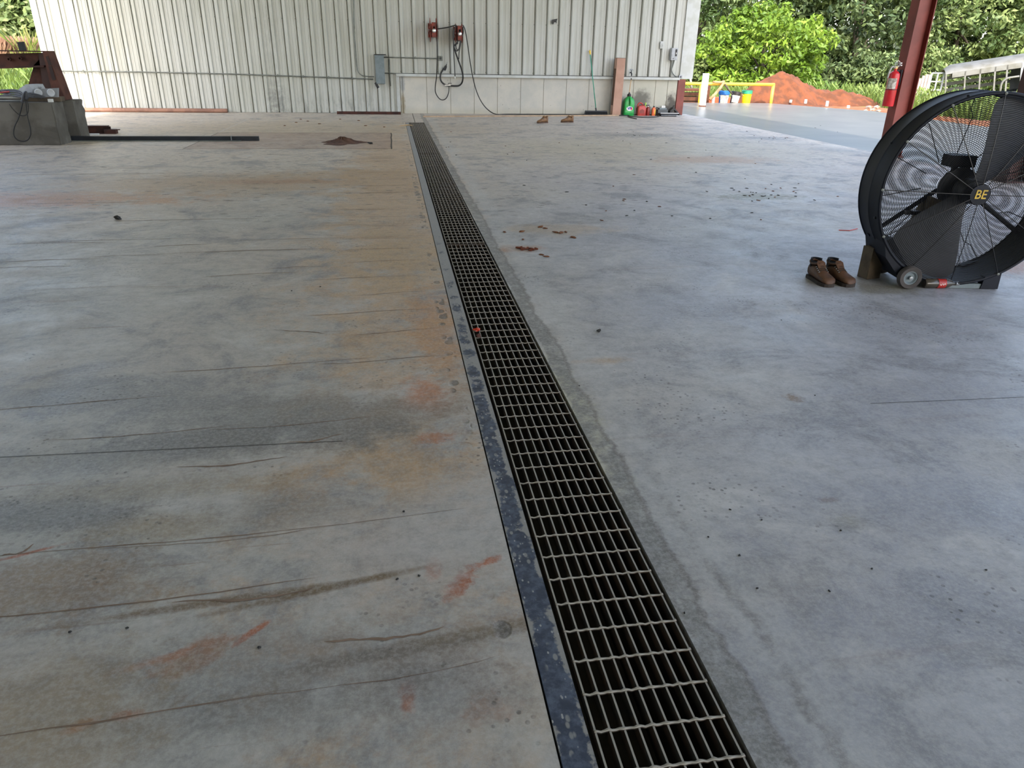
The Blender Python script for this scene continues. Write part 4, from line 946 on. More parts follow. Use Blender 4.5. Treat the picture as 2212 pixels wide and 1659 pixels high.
# ================================================================== BOOTS
def make_boot(label, mat, group, S=1.0):
    r = thing('work_boot', label, 'boot', (0, 0, 0), 0, group)
    # length axis y from toe (-) to heel (+)
    st = [(-.150, .012, .030, 0), (-.142, .034, .055, .002), (-.115, .046, .070, .004), (-.08, .050, .078, .003), (-.04, .047, .092, 0), (.0, .043, .112, -.002), (.035, .041, .128, -.002), (.075, .041, .122, 0), (.105, .041, .124, 0), (.132, .036, .128, 0), (.148, .020, .120, 0)]
    rings = []
    for y, hw, ht, cx in st:
        ring = []
        for k in range(20):
            a = 2 * PI * k / 20; c, s_ = math.cos(a), math.sin(a)
            x = cx + hw * (abs(c) ** .8) * (1 if c > 0 else -1) * (1 if s_ < 0.2 else (1 - .28 * max(0, s_ - .2)))
            z = .022 + (ht - .022) * (.5 + .5 * (abs(s_) ** .75) * (1 if s_ > 0 else -1))
            ring.append(Vector((x, y, z)))
        rings.append(ring)
    b = MB(); b.loft(rings); b.build('upper', mat, r, smooth=True)
    b = MB(); out = [(-.153, .012), (-.144, .034), (-.115, .047), (-.07, .050), (-.02, .045), (.03, .042), (.09, .043), (.135, .038), (.150, .02)]
    pts = [Vector((hw, y, 0)) for y, hw in out] + [Vector((-hw, y, 0)) for y, hw in reversed(out)]
    n_ = len(pts); b.add([p for p in pts] + [p + Vector((0, 0, .026)) for p in pts], [tuple(range(n_)), tuple(range(2 * n_ - 1, n_ - 1, -1))] + [(i, (i + 1) % n_, (i + 1) % n_ + n_, i + n_) for i in range(n_)]); b.build('sole', 'sole' if mat == 'boot' else 'boot', r)
    # collar ring around the opening and the dark lining inside it
    col = []
    for k in range(25):
        a = 2 * PI * k / 24; c, s_ = math.cos(a), math.sin(a)
        col.append(Vector((.036 * c, .085 + .060 * s_, .128 + .018 * max(0, s_) ** 1 + .010 * max(0, -s_))))
    b = MB(); b.tube(col, .009, 8, False); b.build('collar', mat, r, smooth=True)
    b = MB(); b.lathe([(.001, .121), (.8, .124), (1.0, .134)], 20, Matrix.Translation((0, .085, 0)) @ Matrix.Diagonal((.034, .057, 1, 1))); b.build('lining', 'lining', r)
    b = MB(); bk = []
    for i, y in enumerate((.10, .125, .146)):
        bk.append([Vector((x, y + (0 if abs(x) > .02 else .004), z)) for x, z in ((-.036 + .008 * i, .10), (-.034 + .006 * i, .165), (0, .178), (.034 - .006 * i, .165), (.036 - .008 * i, .10))])
    b.loft([[Vector((.038 * math.cos(a), .090 + .060 * math.sin(a), z)) for a in np.linspace(.1, PI - .1, 9)] + [Vector((.030 * math.cos(a), .088 + .052 * math.sin(a), z)) for a in np.linspace(PI - .1, .1, 9)] for z in (.10, .135, .165 if mat == 'boot' else .14)]); b.build('heel_counter', 'lining' if mat == 'boot' else mat, r, smooth=.7)
    b = MB(); b.loft([[Vector((-w_, y, z)), Vector((w_, y, z)), Vector((w_ * .8, y + .006, z + .006)), Vector((-w_ * .8, y + .006, z + .006))] for y, z, w_ in ((-.02, .096, .022), (.01, .125, .027), (.03, .148, .030), (.04, .155, .022))]); b.build('tongue', mat, r, smooth=.7)
    for k in range(4):
        y = -.03 + .018 * k; z = .098 + .009 * k
        b = MB(); b.tube(smooth_path([(-.026, y, z - .006), (-.01, y + .004, z + .006), (.01, y - .002, z + .007), (.027, y + .004, z - .006)], 3), .0028, 6); b.build('lace', 'sole' if mat == 'boot' else 'boot', r)
        for s_ in (-1, 1):
            b = MB(); b.lathe([(.001, 0), (.005, 0), (.005, .003), (.001, .004)], 8, Matrix.Translation((s_ * .029, y, z - .008)) @ Matrix.Rotation(s_ * 1.0, 4, 'Y')); b.build('eyelet', 'grommet', r)
    return r
bA = make_boot('left boot of the brown pair in front of the big fan', 'boot', 'brown work boots beside the fan')
q = G(1770, 609); bA.location = (q.x, q.y, 0); bA.rotation_euler.z = math.radians(-2); bA.scale = (1.04, .88, .86)
q = G(1812, 610)
bB = dup(bA, (q.x, q.y + .01, 0), math.radians(6), 'right boot of the brown pair in front of the big fan')
bC = make_boot('darker far boot of the tan pair on the floor near the back wall, left one', 'bootlight', 'tan work boots near the back wall')
q = G(1172, 266); bC.location = (q.x, q.y, 0); bC.rotation_euler.z = math.radians(-62)
bC['label'] = 'left one of the two separate tan boots near the wall, turned partly toward the camera'
q = G(1225, 264.5); bD = dup(bC, (q.x, q.y, 0), math.radians(-86), 'right one of the two separate tan boots near the wall, seen from its side')

# ================================================================== FAN
fan = thing('drum_fan', 'large black drum fan with wire guard and yellow-lettered hub', 'fan', (3.645, 4.145, 0), math.radians(-10.7))
ZC, R0, DEP = .625, .592, .31
FR = Matrix.Translation((0, 0, ZC)) @ Matrix.Rotation(PI / 2, 4, 'X')        # local z -> -y (toward the viewer)
b = MB(); b.shell([(R0, .0), (R0 + .004, -.03), (R0 + .004, -.14), (R0 + .009, -.15), (R0 + .004, -.16), (R0 + .004, -DEP + .02), (R0 + .006, -DEP), (R0 - .006, -DEP), (R0 - .004, -.15), (R0 - .008, 0)], 96, FR); drum = b.build('drum', 'navy', fan, smooth=.5)
for nm, z in (('front_rim', .0), ('rear_rim', -DEP)):
    b = MB(); b.shell([(R0 + .011 * math.cos(a), z + .011 * math.sin(a)) for a in np.linspace(0, 2 * PI, 9)[:-1]], 96, FR); b.build(nm, 'navy', fan, smooth=True)
def dome(rr, front=True):
    t = rr / R0
    return (.045 * (1 - t ** 2.2) + .004) if front else (-DEP - .012 - .05 * (1 - t ** 2.2))
for nm, fr_, n_ in (('front_guard_rings', True, 54), ('rear_guard_rings', False, 50)):
    b = MB()
    for i in range(n_):
        rr = .066 + (R0 - .075) * i / (n_ - 1); z = dome(rr, fr_); t = .0019
        b.shell([(rr + t, z), (rr, z + t), (rr - t, z), (rr, z - t)], 88, FR)
    b.build(nm, 'guard', fan)
for k in range(12):
    a = 2 * PI * k / 12 + math.radians(-1)
    b = MB(); b.tube([FR @ Vector((rr * math.cos(a), rr * math.sin(a), dome(rr) + .003)) for rr in np.linspace(.055, R0 + .006, 10)], .0028, 6); b.build('front_spoke', 'guard', fan)
    b = MB(); b.lathe([(.001, 0), (.009, 0), (.009, .008), (.001, .01)], 8, FR @ Matrix.Translation((R0 * math.cos(a), R0 * math.sin(a), .006))); b.build('rim_clip', 'conduit', fan)
for k in range(10):
    a = 2 * PI * k / 10 + .2
    b = MB(); b.tube([FR @ Vector((rr * math.cos(a + da), rr * math.sin(a + da), dome(rr, False) - .004)) for rr, da in ((.16, 0), (.44, 0), (.49, .07), (R0, .07))], .0032, 6); b.build('rear_spoke', 'guard', fan)
for k in range(8):
    a = 2 * PI * k / 8 + .3
    b = MB(); b.lathe([(.009, 0), (.009, .008), (.004, .012), (.001, .012)], 8, FR @ Matrix.Translation((0, 0, -.15 if k % 2 else -.05)) @ Matrix.Rotation(a, 4, 'Z') @ Matrix.Translation((R0 + .003, 0, 0)) @ Matrix.Rotation(PI / 2, 4, 'Y')); b.build('rivet', 'dark', fan)
b = MB(); b.lathe([(.001, .036), (.060, .036), (.064, .046), (.062, .054), (.001, .056)], 36, FR); hub = b.build('hub_badge', 'navy', fan, smooth=.5)
hub['label'] = 'round hub badge with yellow letters BE'
text_mesh('badge_letters', 'BE', .078, 'gold', hub, (0, -.0575, ZC), (PI / 2, 0, 0), .001, .1, .0008, .9)
# blades: two broad twisted blades with a third, at rest behind the guard
b = MB(); b.lathe([(.001, -.02), (.07, -.02), (.075, -.05), (.075, -.14), (.001, -.14)], 24, FR); b.build('blade_hub', 'dark', fan, smooth=.5)
for k, a0 in enumerate((56, 236)):
    b = MB(); rings = []
    for i in range(12):
        t = i / 11; rr = .06 + t * (R0 - .085); half = .62 * (.09 + .30 * math.sin(min(1, t * 1.15) * PI / 2) ** 1.2) * (1 - .25 * max(0, t - .85) / .15)
        tw = math.radians(38 - 20 * t); a = math.radians(a0) + .22 * t
        top_, bot_ = [], []
        for j in range(7):
            u = -1 + 2 * j / 6; off = u * half
            lx, ly = rr, off * math.cos(tw); z = -.085 + off * math.sin(tw) * .55 + .014 * (1 - u * u)
            ca, sa = math.cos(a), math.sin(a); nrm = math.hypot(lx, ly); sc_ = min(1, (R0 - .02) / nrm)
            lx, ly = lx * sc_, ly * sc_
            top_.append(FR @ Vector((lx * ca - ly * sa, lx * sa + ly * ca, z + .0018))); bot_.append(FR @ Vector((lx * ca - ly * sa, lx * sa + ly * ca, z - .0018)))
        rings.append(top_ + bot_[::-1])
    b.loft(rings); b.build('blade', 'blade', fan, smooth=.6)
# rear frame, bearing, motor and belt guard
b = MB(); b.box(-.035, -.005, DEP - .05, DEP - .02, .16, .80).box(.045, .075, DEP - .05, DEP - .02, .12, .80); b.build('rear_post', 'navy', fan)
b = MB(); b.tube([(-.50, DEP - .06, .29), (-.10, DEP - .04, .60)], .016, 6); b.build('rear_strut', 'navy', fan)
b = MB(); b.tube([(.52, DEP - .06, .32), (.10, DEP - .04, .60)], .016, 6); b.build('rear_strut', 'navy', fan)
b = MB(); b.cbox(-.09, .075, DEP - .10, DEP + .02, .755, .83, .008); b.build('switch_box', 'navy', fan)
b = MB(); b.lathe([(.001, -.25), (.03, -.25), (.03, -.10), (.001, -.10)], 16, FR); b.build('shaft', 'chrome', fan)
b = MB(); b.lathe([(.02, -.20), (.13, -.20), (.13, -.225), (.02, -.225)], 32, FR); b.build('pulley', 'dark', fan)
b = MB(); b.cbox(-.21, -.05, DEP - .12, DEP + .0, .25, .55, .02, Matrix.Translation((-.13, 0, .40)) @ Matrix.Rotation(math.radians(18), 4, 'Y') @ Matrix.Translation((.13, 0, -.40))); b.build('belt_guard', 'motor', fan)
b = MB(); b.lathe([(.001, -.10), (.085, -.10), (.085, .08), (.04, .10), (.001, .10)], 24, Matrix.Translation((.02, DEP - .02, .26)) @ Matrix.Rotation(PI / 2, 4, 'X')); b.build('motor', 'motor', fan, smooth=.6)
b = MB(); b.box(-.30, -.16, DEP - .09, DEP - .05, .44, .465); b.build('tension_lever', 'black', fan)
# legs and wheels
def wheel(x, y, z, nm='wheel'):
    mtx = Matrix.Translation((x, y, z)) @ Matrix.Rotation(PI / 2, 4, 'X')
    b = MB(); b.shell([(.046, -.022), (.070, -.025), (.077, -.012), (.077, .012), (.070, .025), (.046, .022)], 32, mtx); t_ = b.build(nm, 'tire', fan, smooth=.6)
    b = MB(); b.lathe([(.001, .004), (.030, .006), (.040, .018), (.047, .018), (.047, -.018), (.001, -.016)], 28, mtx); b.build('rim', 'gray', t_, smooth=.5)
    b = MB(); b.lathe([(.001, .03), (.012, .028), (.012, .004), (.001, .004)], 14, mtx); b.build('axle_cap', 'grommet', t_, smooth=.6)
wheel(-.300, -.035, .078); wheel(-.300, DEP + .04, .078)
b = MB(); b.prism([(-.50, .31), (-.455, .33), (-.30, .12), (-.26, .05), (-.34, .05), (-.47, .20)], -.004, DEP); b.build('wheel_bracket', 'navy', fan)
b = MB(); b.tube([(-.30, -.06, .078), (-.30, DEP + .06, .078)], .010, 8); b.build('axle', 'dark', fan)
b = MB(); b.prism([(.20, .002), (.21, .085), (.31, .125), (.315, .004)], -.008, .045); b.build('foot_leg', 'navy', fan)
b = MB(); b.prism([(.20, .002), (.21, .085), (.40, .165), (.41, .004)], DEP - .04, DEP + .02); b.build('foot_leg', 'navy', fan)
b = MB(); b.box(-.01, .31, .0, .03, .003, .035); b.build('foot_rail', 'gray', fan)
# bottle under the fan
q = G(2012, 618)
bo = thing('soda_bottle', 'empty bottle with red label lying on its side under the fan', 'bottle', (q.x - .07, q.y - .035, .033), math.radians(-8))
BM = Matrix.Rotation(PI / 2, 4, 'Y')
b = MB(); b.lathe([(.001, -.02), (.028, -.02), (.032, -.01), (.032, .05), (.030, .06), (.032, .07), (.032, .13), (.024, .155), (.013, .175), (.012, .20), (.001, .20)], 24, BM); b.build('bottle_body', 'glass', bo, smooth=.6)
b = MB(); b.lathe([(.0327, .065), (.0327, .118)], 24, BM); b.build('label', 'redlabel', bo)
b = MB(); b.lathe([(.001, .195), (.014, .195), (.014, .215), (.001, .215)], 14, BM); b.build('cap', 'grommet', bo)
sq = MB(); sq.tube(smooth_path([(.072, -.0322, .006), (.08, -.0322, -.006), (.088, -.0322, .008), (.096, -.0322, -.004), (.104, -.0322, .007), (.110, -.0322, -.002)], 4), .0018, 5); sq.build('label_script', 'inkw', bo)
# lumber chock beside the fan
q = G(1888, 603)
b = MB(); b.cbox(-.058, .058, -.045, .045, 0, .22, .004); o = b.build('wood_chock', 'wood'); o.location = (q.x - .012, q.y + .05, 0); o.rotation_euler.z = .2
tag(o, 'upright weathered wood block propped against the left side of the fan', 'wood block')

# ================================================================== FIRE EXTINGUISHER on the column
q = onY(1914, 228, 10.9)
fe = thing('fire_extinguisher', 'red fire extinguisher hung on the left side of the red steel column', 'fire extinguisher', (7.635, 10.92, q.z - .01))
b = MB(); b.lathe([(.001, 0), (.078, 0), (.082, .012), (.082, .42), (.074, .465), (.045, .495), (.022, .505), (.022, .53), (.001, .53)], 28); b.build('cylinder', 'redpaint', fe, smooth=.5)
b = MB(); b.lathe([(.083, .235), (.083, .245)], 28); b.build('black_band', 'black', fe)
b = MB(); 
LA = np.linspace(PI * .98, PI * 1.52, 9); vs = []
for a in LA: vs += [Vector((.0835 * math.cos(a), .0835 * math.sin(a), .25)), Vector((.0835 * math.cos(a), .0835 * math.sin(a), .40))]
b.add(vs, [(2 * i, 2 * i + 2, 2 * i + 3, 2 * i + 1) for i in range(8)]); b.build('paper_label', 'label', fe)
b = MB(); b.cbox(-.02, .02, -.02, .02, .53, .57, .004); b.build('valve', 'brass', fe)
b = MB(); b.cbox(-.012, .012, -.12, .03, .575, .590, .003).cbox(-.012, .012, -.11, .02, .605, .62, .003, Matrix.Rotation(.0, 4, 'X')); b.build('lever', 'chrome', fe)
b = MB(); b.tube([(.04 * math.cos(a), -.02, .60 + .045 * math.sin(a)) for a in np.linspace(0, 2 * PI, 17)], .005, 6); b.build('pull_ring', 'chrome', fe)
b = MB(); b.tube(smooth_path([(-.02, -.01, .55), (-.075, -.02, .56), (-.105, -.02, .50), (-.11, -.01, .40)], 5), .012, 8); b.build('discharge_hose', 'rope', fe, smooth=True)
b = MB(); b.box(.082, .105, -.04, .04, .30, .52).box(.0, .1, -.015, .015, .50, .515); b.build('wall_hook', 'dark', fe)

# ================================================================== OUTSIDE, RIGHT
bo_ = G(1517, 230, -.03)
bl = thing('bollard', 'white pipe bollard standing on the outdoor slab', 'bollard', (bo_.x, bo_.y, -.03))
b = MB(); b.lathe([(.105, 0), (.105, .99), (.10, 1.0), (.001, 1.005)], 24); b.build('post', 'whitep', bl, smooth=.5)
b = MB(); b.lathe([(.125, 0), (.115, .02), (.108, .035)], 24); b.build('base_ring', 'dirt', bl)
YR = 26.45
rl = thing('guard_rail', 'yellow pipe guard rail at the far edge of the outdoor slab', 'rail', (13.7, YR, gz(13.7, YR)))
zr = onY(1600, 182, YR).z; xl, xr = 9.8, onY(1671, 183, YR).x
b = MB(); b.tube([(xl, YR, zr), (xr + .03, YR, zr)], .055, 12); b.build('top_pipe', 'yellow', rl, world=True, smooth=True)
for xx in (xr, onY(1513, 200, YR).x):
    b = MB(); b.tube([(xx, YR, -.35), (xx, YR, zr)], .055, 12); b.build('post', 'yellow', rl, world=True, smooth=True)
def bucket(px, py, Y, label, c1, lidc, lab, tilt=0, s=1.0):
    x = onY(px, py, Y).x; z = gz(x, Y) + .05 if Y > 26.4 else -.03
    r = thing('bucket', label, 'bucket', (x, Y, z), rx=0, ry=tilt)
    b = MB(); b.lathe([(.001, 0), (.125 * s, 0), (.148 * s, .33 * s), (.155 * s, .33 * s), (.155 * s, .345 * s), (.145 * s, .345 * s), (.12 * s, .01)], 24); b.build('pail', c1, r, smooth=.5)
    b = MB(); b.lathe([(.160 * s, .28 * s), (.162 * s, .36 * s), (.15 * s, .375 * s), (.001, .378 * s)], 24); b.build('lid', lidc, r, smooth=.5)
    vs = []; LA = np.linspace(PI * 1.15, PI * 1.75, 9)
    for a in LA: vs += [Vector((.134 * s * math.cos(a), .134 * s * math.sin(a), .05)), Vector((.150 * s * math.cos(a), .150 * s * math.sin(a), .26 * s))]
    b = MB(); b.add(vs, [(2 * i, 2 * i + 2, 2 * i + 3, 2 * i + 1) for i in range(8)]); b.build('label', lab, r)
    b = MB(); b.tube([(.16 * s * math.cos(a), -.02 - .1 * math.sin(a), .27 * s - .10 * math.sin(a)) for a in np.linspace(0, PI, 11)], .004, 6); b.build('bail_handle', 'chrome', r)
    return r
bucket(1562, 220, 26.75, 'blue lidded bucket behind the slab under the yellow rail', 'bluep', 'bluep', 'label', 0, 1.25)
bucket(1585, 220, 26.7, 'tilted black bucket with pale label, middle of the three buckets', 'blackp', 'blackp', 'label', .14, 1.15)
bucket(1611, 220, 26.8, 'yellow bucket with green lid, rightmost of the three', 'yellowp', 'greenp', 'yellowp', 0, 1.2)
# plank stack
x0 = 9.4; x1 = onY(1512, 200, 27.2).x
pr = thing('plank_stack', 'stack of brown planks behind the yellow rail near the wall corner', 'lumber stack', ((x0 + x1) / 2, 27.2, gz(11, 27)))
for i, (za, zb_) in enumerate(((.06, .16), (.19, .33), (.36, .46), (.52, .60))):
    for j in range(2):
        b = MB(); b.cbox(x0 - pr.location.x + rnd.uniform(-.1, .1), x1 - pr.location.x + rnd.uniform(-.03, .06) + (.25 if i == 3 else 0), -.3 + j * .32, -.02 + j * .32, za, zb_, .01); b.build('plank', 'pal', pr)
b = MB(); b.box(.9, 1.0, -.25, .3, 0, .06).box(-.6, -.5, -.25, .3, 0, .06); b.build('bearer', 'tan', pr)
px0 = onY(1523, 215, 27.25).x
b = MB(); b.cbox(px0 - .1, px0 + .14, 27.2, 27.3, gz(px0, 27.2) - .05, .62, .01); tag(b.build('fence_post', 'pal'), 'brown upright board just right of the white bollard', 'post')
# red lumber with white sheets behind the buckets
b = MB(); xa, xb = onY(1505, 215, 27.6).x, onY(1580, 215, 27.6).x; b.cbox(xa, xb, 27.5, 27.7, gz(xa, 27.6), .10, .02); tag(b.build('red_beam', pm('orange_red_beam', '#bd5532')), 'orange-red beam lying on the ground behind the buckets', 'beam')
for i, (xp, w_, lab) in enumerate(((1541, .05, 'short white pipe stub left of the blue bucket'), (1567, .02, ''), )):
    if not lab: continue
    x = onY(xp, 215, 26.7).x; b = MB(); b.lathe([(.055, -.3), (.055, .19), (.045, .19), (.045, .05), (.001, .05)], 14); o = b.build('pipe_stub', 'whitep', smooth=.5); o.location = (x, 26.7, 0); tag(o, lab, 'pipe', 'white pipe stubs along the slab edge')
stubs = [(1693, 219, 26.0), (1710, 221, 25.6), (1742, 223, 25.0), (1788, 229, 24.3), (1834, 233, 23.4)]
sl_ = ['leftmost white pipe stub at the edge of the dirt mound', 'low white pipe stub second from the left in front of the mound', 'white pipe stub in front of the highest part of the mound', 'tallest white pipe stub in front of the right end of the mound', 'low white pipe stub nearest the fire extinguisher']
for (xp, yp, Y), lab in zip(stubs, sl_):
    q = G(xp, yp, -.03); b = MB(); hgt = .10 + .04 * rnd.random() + (.06 if xp == 1788 else 0) - (.04 if xp in (1710, 1834) else 0)
    b.lathe([(.05, 0), (.05, hgt), (.042, hgt), (.042, .03), (.001, .03)], 14); o = b.build('pipe_stub', 'whitep', smooth=.5); o.location = (q.x - .1, q.y - .1, -.03); tag(o, lab, 'pipe', 'white pipe stubs along the slab edge')
# pole leaning and dead branch
b = MB(); b.tube([onY(1489, 150, 27.9), onY(1494, 190, 27.9)], .04, 8); tag(b.build('white_pole', 'whitep', smooth=True), 'thin white pole leaning behind the plank stack by the wall corner', 'pole')
br_ = thing('dead_branch', 'bare tan branch lying over the yellow rail above the buckets', 'branch', onY(1560, 180, 26.42))
for nm, pts, r in (('limb', [(1533, 215), (1545, 203), (1556, 190), (1562, 180), (1565, 176)], .06), ('limb', [(1565, 176), (1556, 178), (1540, 177)], .045), ('twig', [(1566, 182), (1573, 193), (1582, 203)], .035), ('twig', [(1556, 188), (1563, 196)], .02)):
    b = MB(); P_ = [onY(x, y, 26.30) for x, y in pts]; b.tube(P_, [r * (1 - .35 * i / len(P_)) for i in range(len(P_))], 8); b.build(nm, pm('pale_branch', '#b58a63', '#8f6b50', 5, .9) if nm == 'limb' else 'bark', br_, world=True, smooth=True)
# dirt mound
mv = MB(); X0, X1, Y0, Y1 = 12.6, 19.6, 26.0, 31.5; NX_, NY_ = 120, 70
def lens(x, y, cx, cy, rx, ry, h): return h * math.exp(-(((x - cx) / rx) ** 2 + ((y - cy) / ry) ** 2))
hn = nrg.normal(size=(NY_, NX_))
for _ in range(2): hn = (hn + np.roll(hn, 1, 0) + np.roll(hn, 1, 1) + np.roll(hn, -1, 0) + np.roll(hn, -1, 1)) / 5
vs = []
for j in range(NY_):
    for i in range(NX_):
        x = X0 + (X1 - X0) * i / (NX_ - 1); y = Y0 + (Y1 - Y0) * j / (NY_ - 1)
        h = lens(x, y, 15.1, 28.4, .95, 1.1, .92) + lens(x, y, 13.7, 27.9, .6, .7, .42) + lens(x, y, 14.3, 28.2, .9, .9, .35) + lens(x, y, 16.4, 28.3, 1.0, .9, .52) + lens(x, y, 17.7, 28.0, .8, .9, .50) + lens(x, y, 18.5, 27.5, .5, .7, .2)
        if h > .04: h += .06 * hn[j, i] + .03 * math.sin(x * 9 + 3 * math.sin(y * 5))
        vs.append(Vector((x, y, -.32 + h * 1.12)))
mv.add(vs, [(j * NX_ + i, j * NX_ + i + 1, (j + 1) * NX_ + i + 1, (j + 1) * NX_ + i) for j in range(NY_ - 1) for i in range(NX_ - 1)])
tag(mv.build('dirt_mound', 'dirt', smooth=True), 'big mound of orange clay dirt beyond the outdoor slab', 'dirt mound')
q = onY(1817, 203, 28.6); b = MB(); b.cbox(-.65, .65, -.25, .25, -.02, .05, .02, Matrix.Rotation(.06, 4, 'Y')); o = b.build('white_sheet', 'whitep'); o.location = q; tag(o, 'flat white sheet lying on top of the right part of the dirt mound', 'sheet')
for i, (x, y, s) in enumerate([(1880, 232, .17), (1892, 226, .14), (1888, 237, .12), (1872, 240, .10), (1900, 240, .11), (1884, 222, .10), (1896, 232, .14)]):
    q = G(x, y, -.1); r_ = random.Random(i); bm = bmesh.new(); bmesh.ops.create_icosphere(bm, subdivisions=1, radius=1)
    for v in bm.verts: v.co = Vector((v.co.x * s * r_.uniform(.7, 1.2), v.co.y * s * r_.uniform(.7, 1.2), v.co.z * s * .6 * r_.uniform(.7, 1.2)))
    o = MB().bm(bm).build('rubble_chunk', pm('pale_rubble', '#a3988e', '#8a6a58', 4, .9)); o.location = (q.x + .1, q.y + .2, -.12); tag(o, 'pale rubble chunk at the right end of the dirt mound behind the fire extinguisher', 'rubble', 'rubble by the mound')

# livestock trailer
YT = 36.0
pL, pR = onY(2036, 143, YT), onY(2215, 116, YT)
zg = gz(pL.x + 2, YT)
tr = thing('stock_trailer', 'white stock trailer with open barred side in the field at right', 'trailer', (pL.x, YT, zg))
Ltr = 7.0; Ht = pL.z - zg; tilt = math.atan2(pR.z - pL.z, pR.x - pL.x)
ZR = math.radians(-32)
_v = Vector(ray(2200, 118)); _n = Vector((-math.sin(ZR), math.cos(ZR), 0)); _t = (_n.x * pL.x + _n.y * YT) / (_n.x * _v.x + _n.y * _v.y); _p = Vector((0, 0, H)) + _v * _t
tilt = math.atan2(_p.z - pL.z, (Vector((_p.x, _p.y)) - Vector((pL.x, YT))).length)
RT = Matrix.Rotation(ZR, 4, 'Z') @ Matrix.Translation((0, 0, Ht)) @ Matrix.Rotation(-tilt, 4, 'Y')
def roofsec(x): return [RT @ Vector((x, 1.1 + 1.1 * math.cos(a), -.42 + .42 * math.sin(a))) for a in np.linspace(PI, 0, 11)] + [RT @ Vector((x, 1.1 + 1.06 * math.cos(a), -.42 + .38 * math.sin(a))) for a in np.linspace(0, PI, 11)]
b = MB(); b.loft([[RT @ Vector((.15 + .0, 1.1 + 1.1 * math.cos(a), -.42 + .25 * math.sin(a))) for a in np.linspace(PI, 0, 11)] + [RT @ Vector((.15, 1.1 + 1.06 * math.cos(a), -.42 + .22 * math.sin(a))) for a in np.linspace(0, PI, 11)], roofsec(.45), roofsec(3.4), roofsec(Ltr)]); b.build('roof', 'trailer', tr, smooth=.7)
b = MB(); b.box(.45, 3.4, -.03, .01, -.62, -.38, RT); b.build('upper_band', 'trailer', tr)
for i, x in enumerate((.15, .98, 1.62, 2.25, 2.75)):
    b = MB(); b.box(x, x + .07, -.03, .03, -1.75, -.40, RT); b.build('upright', 'trailer', tr)
b = MB(); b.box(3.35, Ltr, -.03, .02, -1.72, -.38, RT); b.build('side_panel', 'trailerbody', tr)
for z in (-.75, -1.05, -1.35):
    b = MB(); b.box(.15, 3.4, 2.12, 2.16, z, z + .16, RT); b.build('far_rail', 'trailer', tr)
b = MB(); b.box(.15, Ltr, -.02, .06, -1.8, -1.68, RT).box(.15, Ltr, 2.14, 2.22, -1.8, -1.68, RT).box(.15, Ltr, 0, 2.2, -1.8, -1.74, RT); b.build('bed_frame', 'dark', tr)
b = MB(); b.box(3.3, Ltr, 2.14, 2.2, -1.72, -.40, RT); b.build('far_panel', 'trailer', tr)
for x in (3.6, 4.4):
    b = MB(); b.shell([(.18, -.1), (.33, -.1), (.35, -.05), (.35, .05), (.33, .1), (.18, .1)], 28, RT @ Matrix.Translation((x, -.14, -1.95)) @ Matrix.Rotation(PI / 2, 4, 'X')); wv = b.build('wheel', 'black', tr, smooth=.5)
    b = MB(); b.lathe([(.001, .03), (.18, .05), (.18, -.05), (.001, -.05)], 20, RT @ Matrix.Translation((x, -.14, -1.95)) @ Matrix.Rotation(PI / 2, 4, 'X')); b.build('rim', 'lgray', wv)
b = MB(); b.tube([RT @ Vector(p) for p in smooth_path([(2.55, -.06, -1.6), (2.6, -.08, -1.2), (2.8, -.1, -1.02), (3.05, -.1, -1.0), (3.3, -.06, -1.0)], 5)], .05, 8); b.build('fender_hoop', 'trailer', tr, smooth=True)
gt_ = thing('cattle_panel', 'gray tube cattle panel leaning left of the stock trailer', 'gate', (onY(2005, 160, 36.5).x, 36.5, zg))
xg = onY(2013, 160, 36.5).x - gt_.location.x; xh = onY(2040, 160, 36.5).x - gt_.location.x; zt = onY(2020, 158, 36.5).z - zg
for z in np.linspace(.6, zt, 4): b = MB(); b.tube([(xg, 0, z), (xh, 0, z)], .035, 8); b.build('rail', 'lgray', gt_)
for x in np.linspace(xg, xh, 3): b = MB(); b.tube([(x, 0, 0), (x, 0, zt)], .04, 8); b.build('upright', 'lgray', gt_)
fbx0, fbx1 = onY(1972, 180, 35).x, onY(2012, 175, 35).x
fg = thing('board_pile', 'row of pale pinkish boards standing in the grass right of the red column', 'boards', ((fbx0 + fbx1) / 2, 35.2, gz(fbx0, 35)))
for i in range(7):
    x = fbx0 + (fbx1 - fbx0) * i / 6 - fg.location.x; b = MB(); b.cbox(x - .07, x + .06, -.03, .03, 0, onY(1990, 176, 35).z - fg.location.z + rnd.uniform(-.05, .1) + .05 * i, .01); b.build('board', 'fence', fg)

# ================================================================== TREES AND GRASS
def leaf_cloud(centers, radii, per, size, seed, squash=1., droop=.3):
    g = np.random.default_rng(seed); n = len(centers) * per
    c = np.repeat(np.array(centers), per, 0); r = np.repeat(np.array(radii), per)[:, None]
    d = g.normal(size=(n, 3)); d /= np.linalg.norm(d, axis=1)[:, None]
    p = c + d * r * (g.uniform(.35, 1, (n, 1)) ** .5) * np.array([1, 1, squash])
    nrm = d * .9 + g.normal(size=(n, 3)) * .55 + np.array([0, 0, droop]); nrm /= np.linalg.norm(nrm, axis=1)[:, None]
    t = np.cross(nrm, g.normal(size=(n, 3))); t /= np.linalg.norm(t, axis=1)[:, None]; bt = np.cross(nrm, t)
    s = size * g.uniform(.6, 1.35, (n, 1))
    v = np.stack([p - t * s, p + bt * s * .42 + nrm * s * .12, p + t * s, p - bt * s * .42 + nrm * s * .12], 1).reshape(-1, 3)
    return v
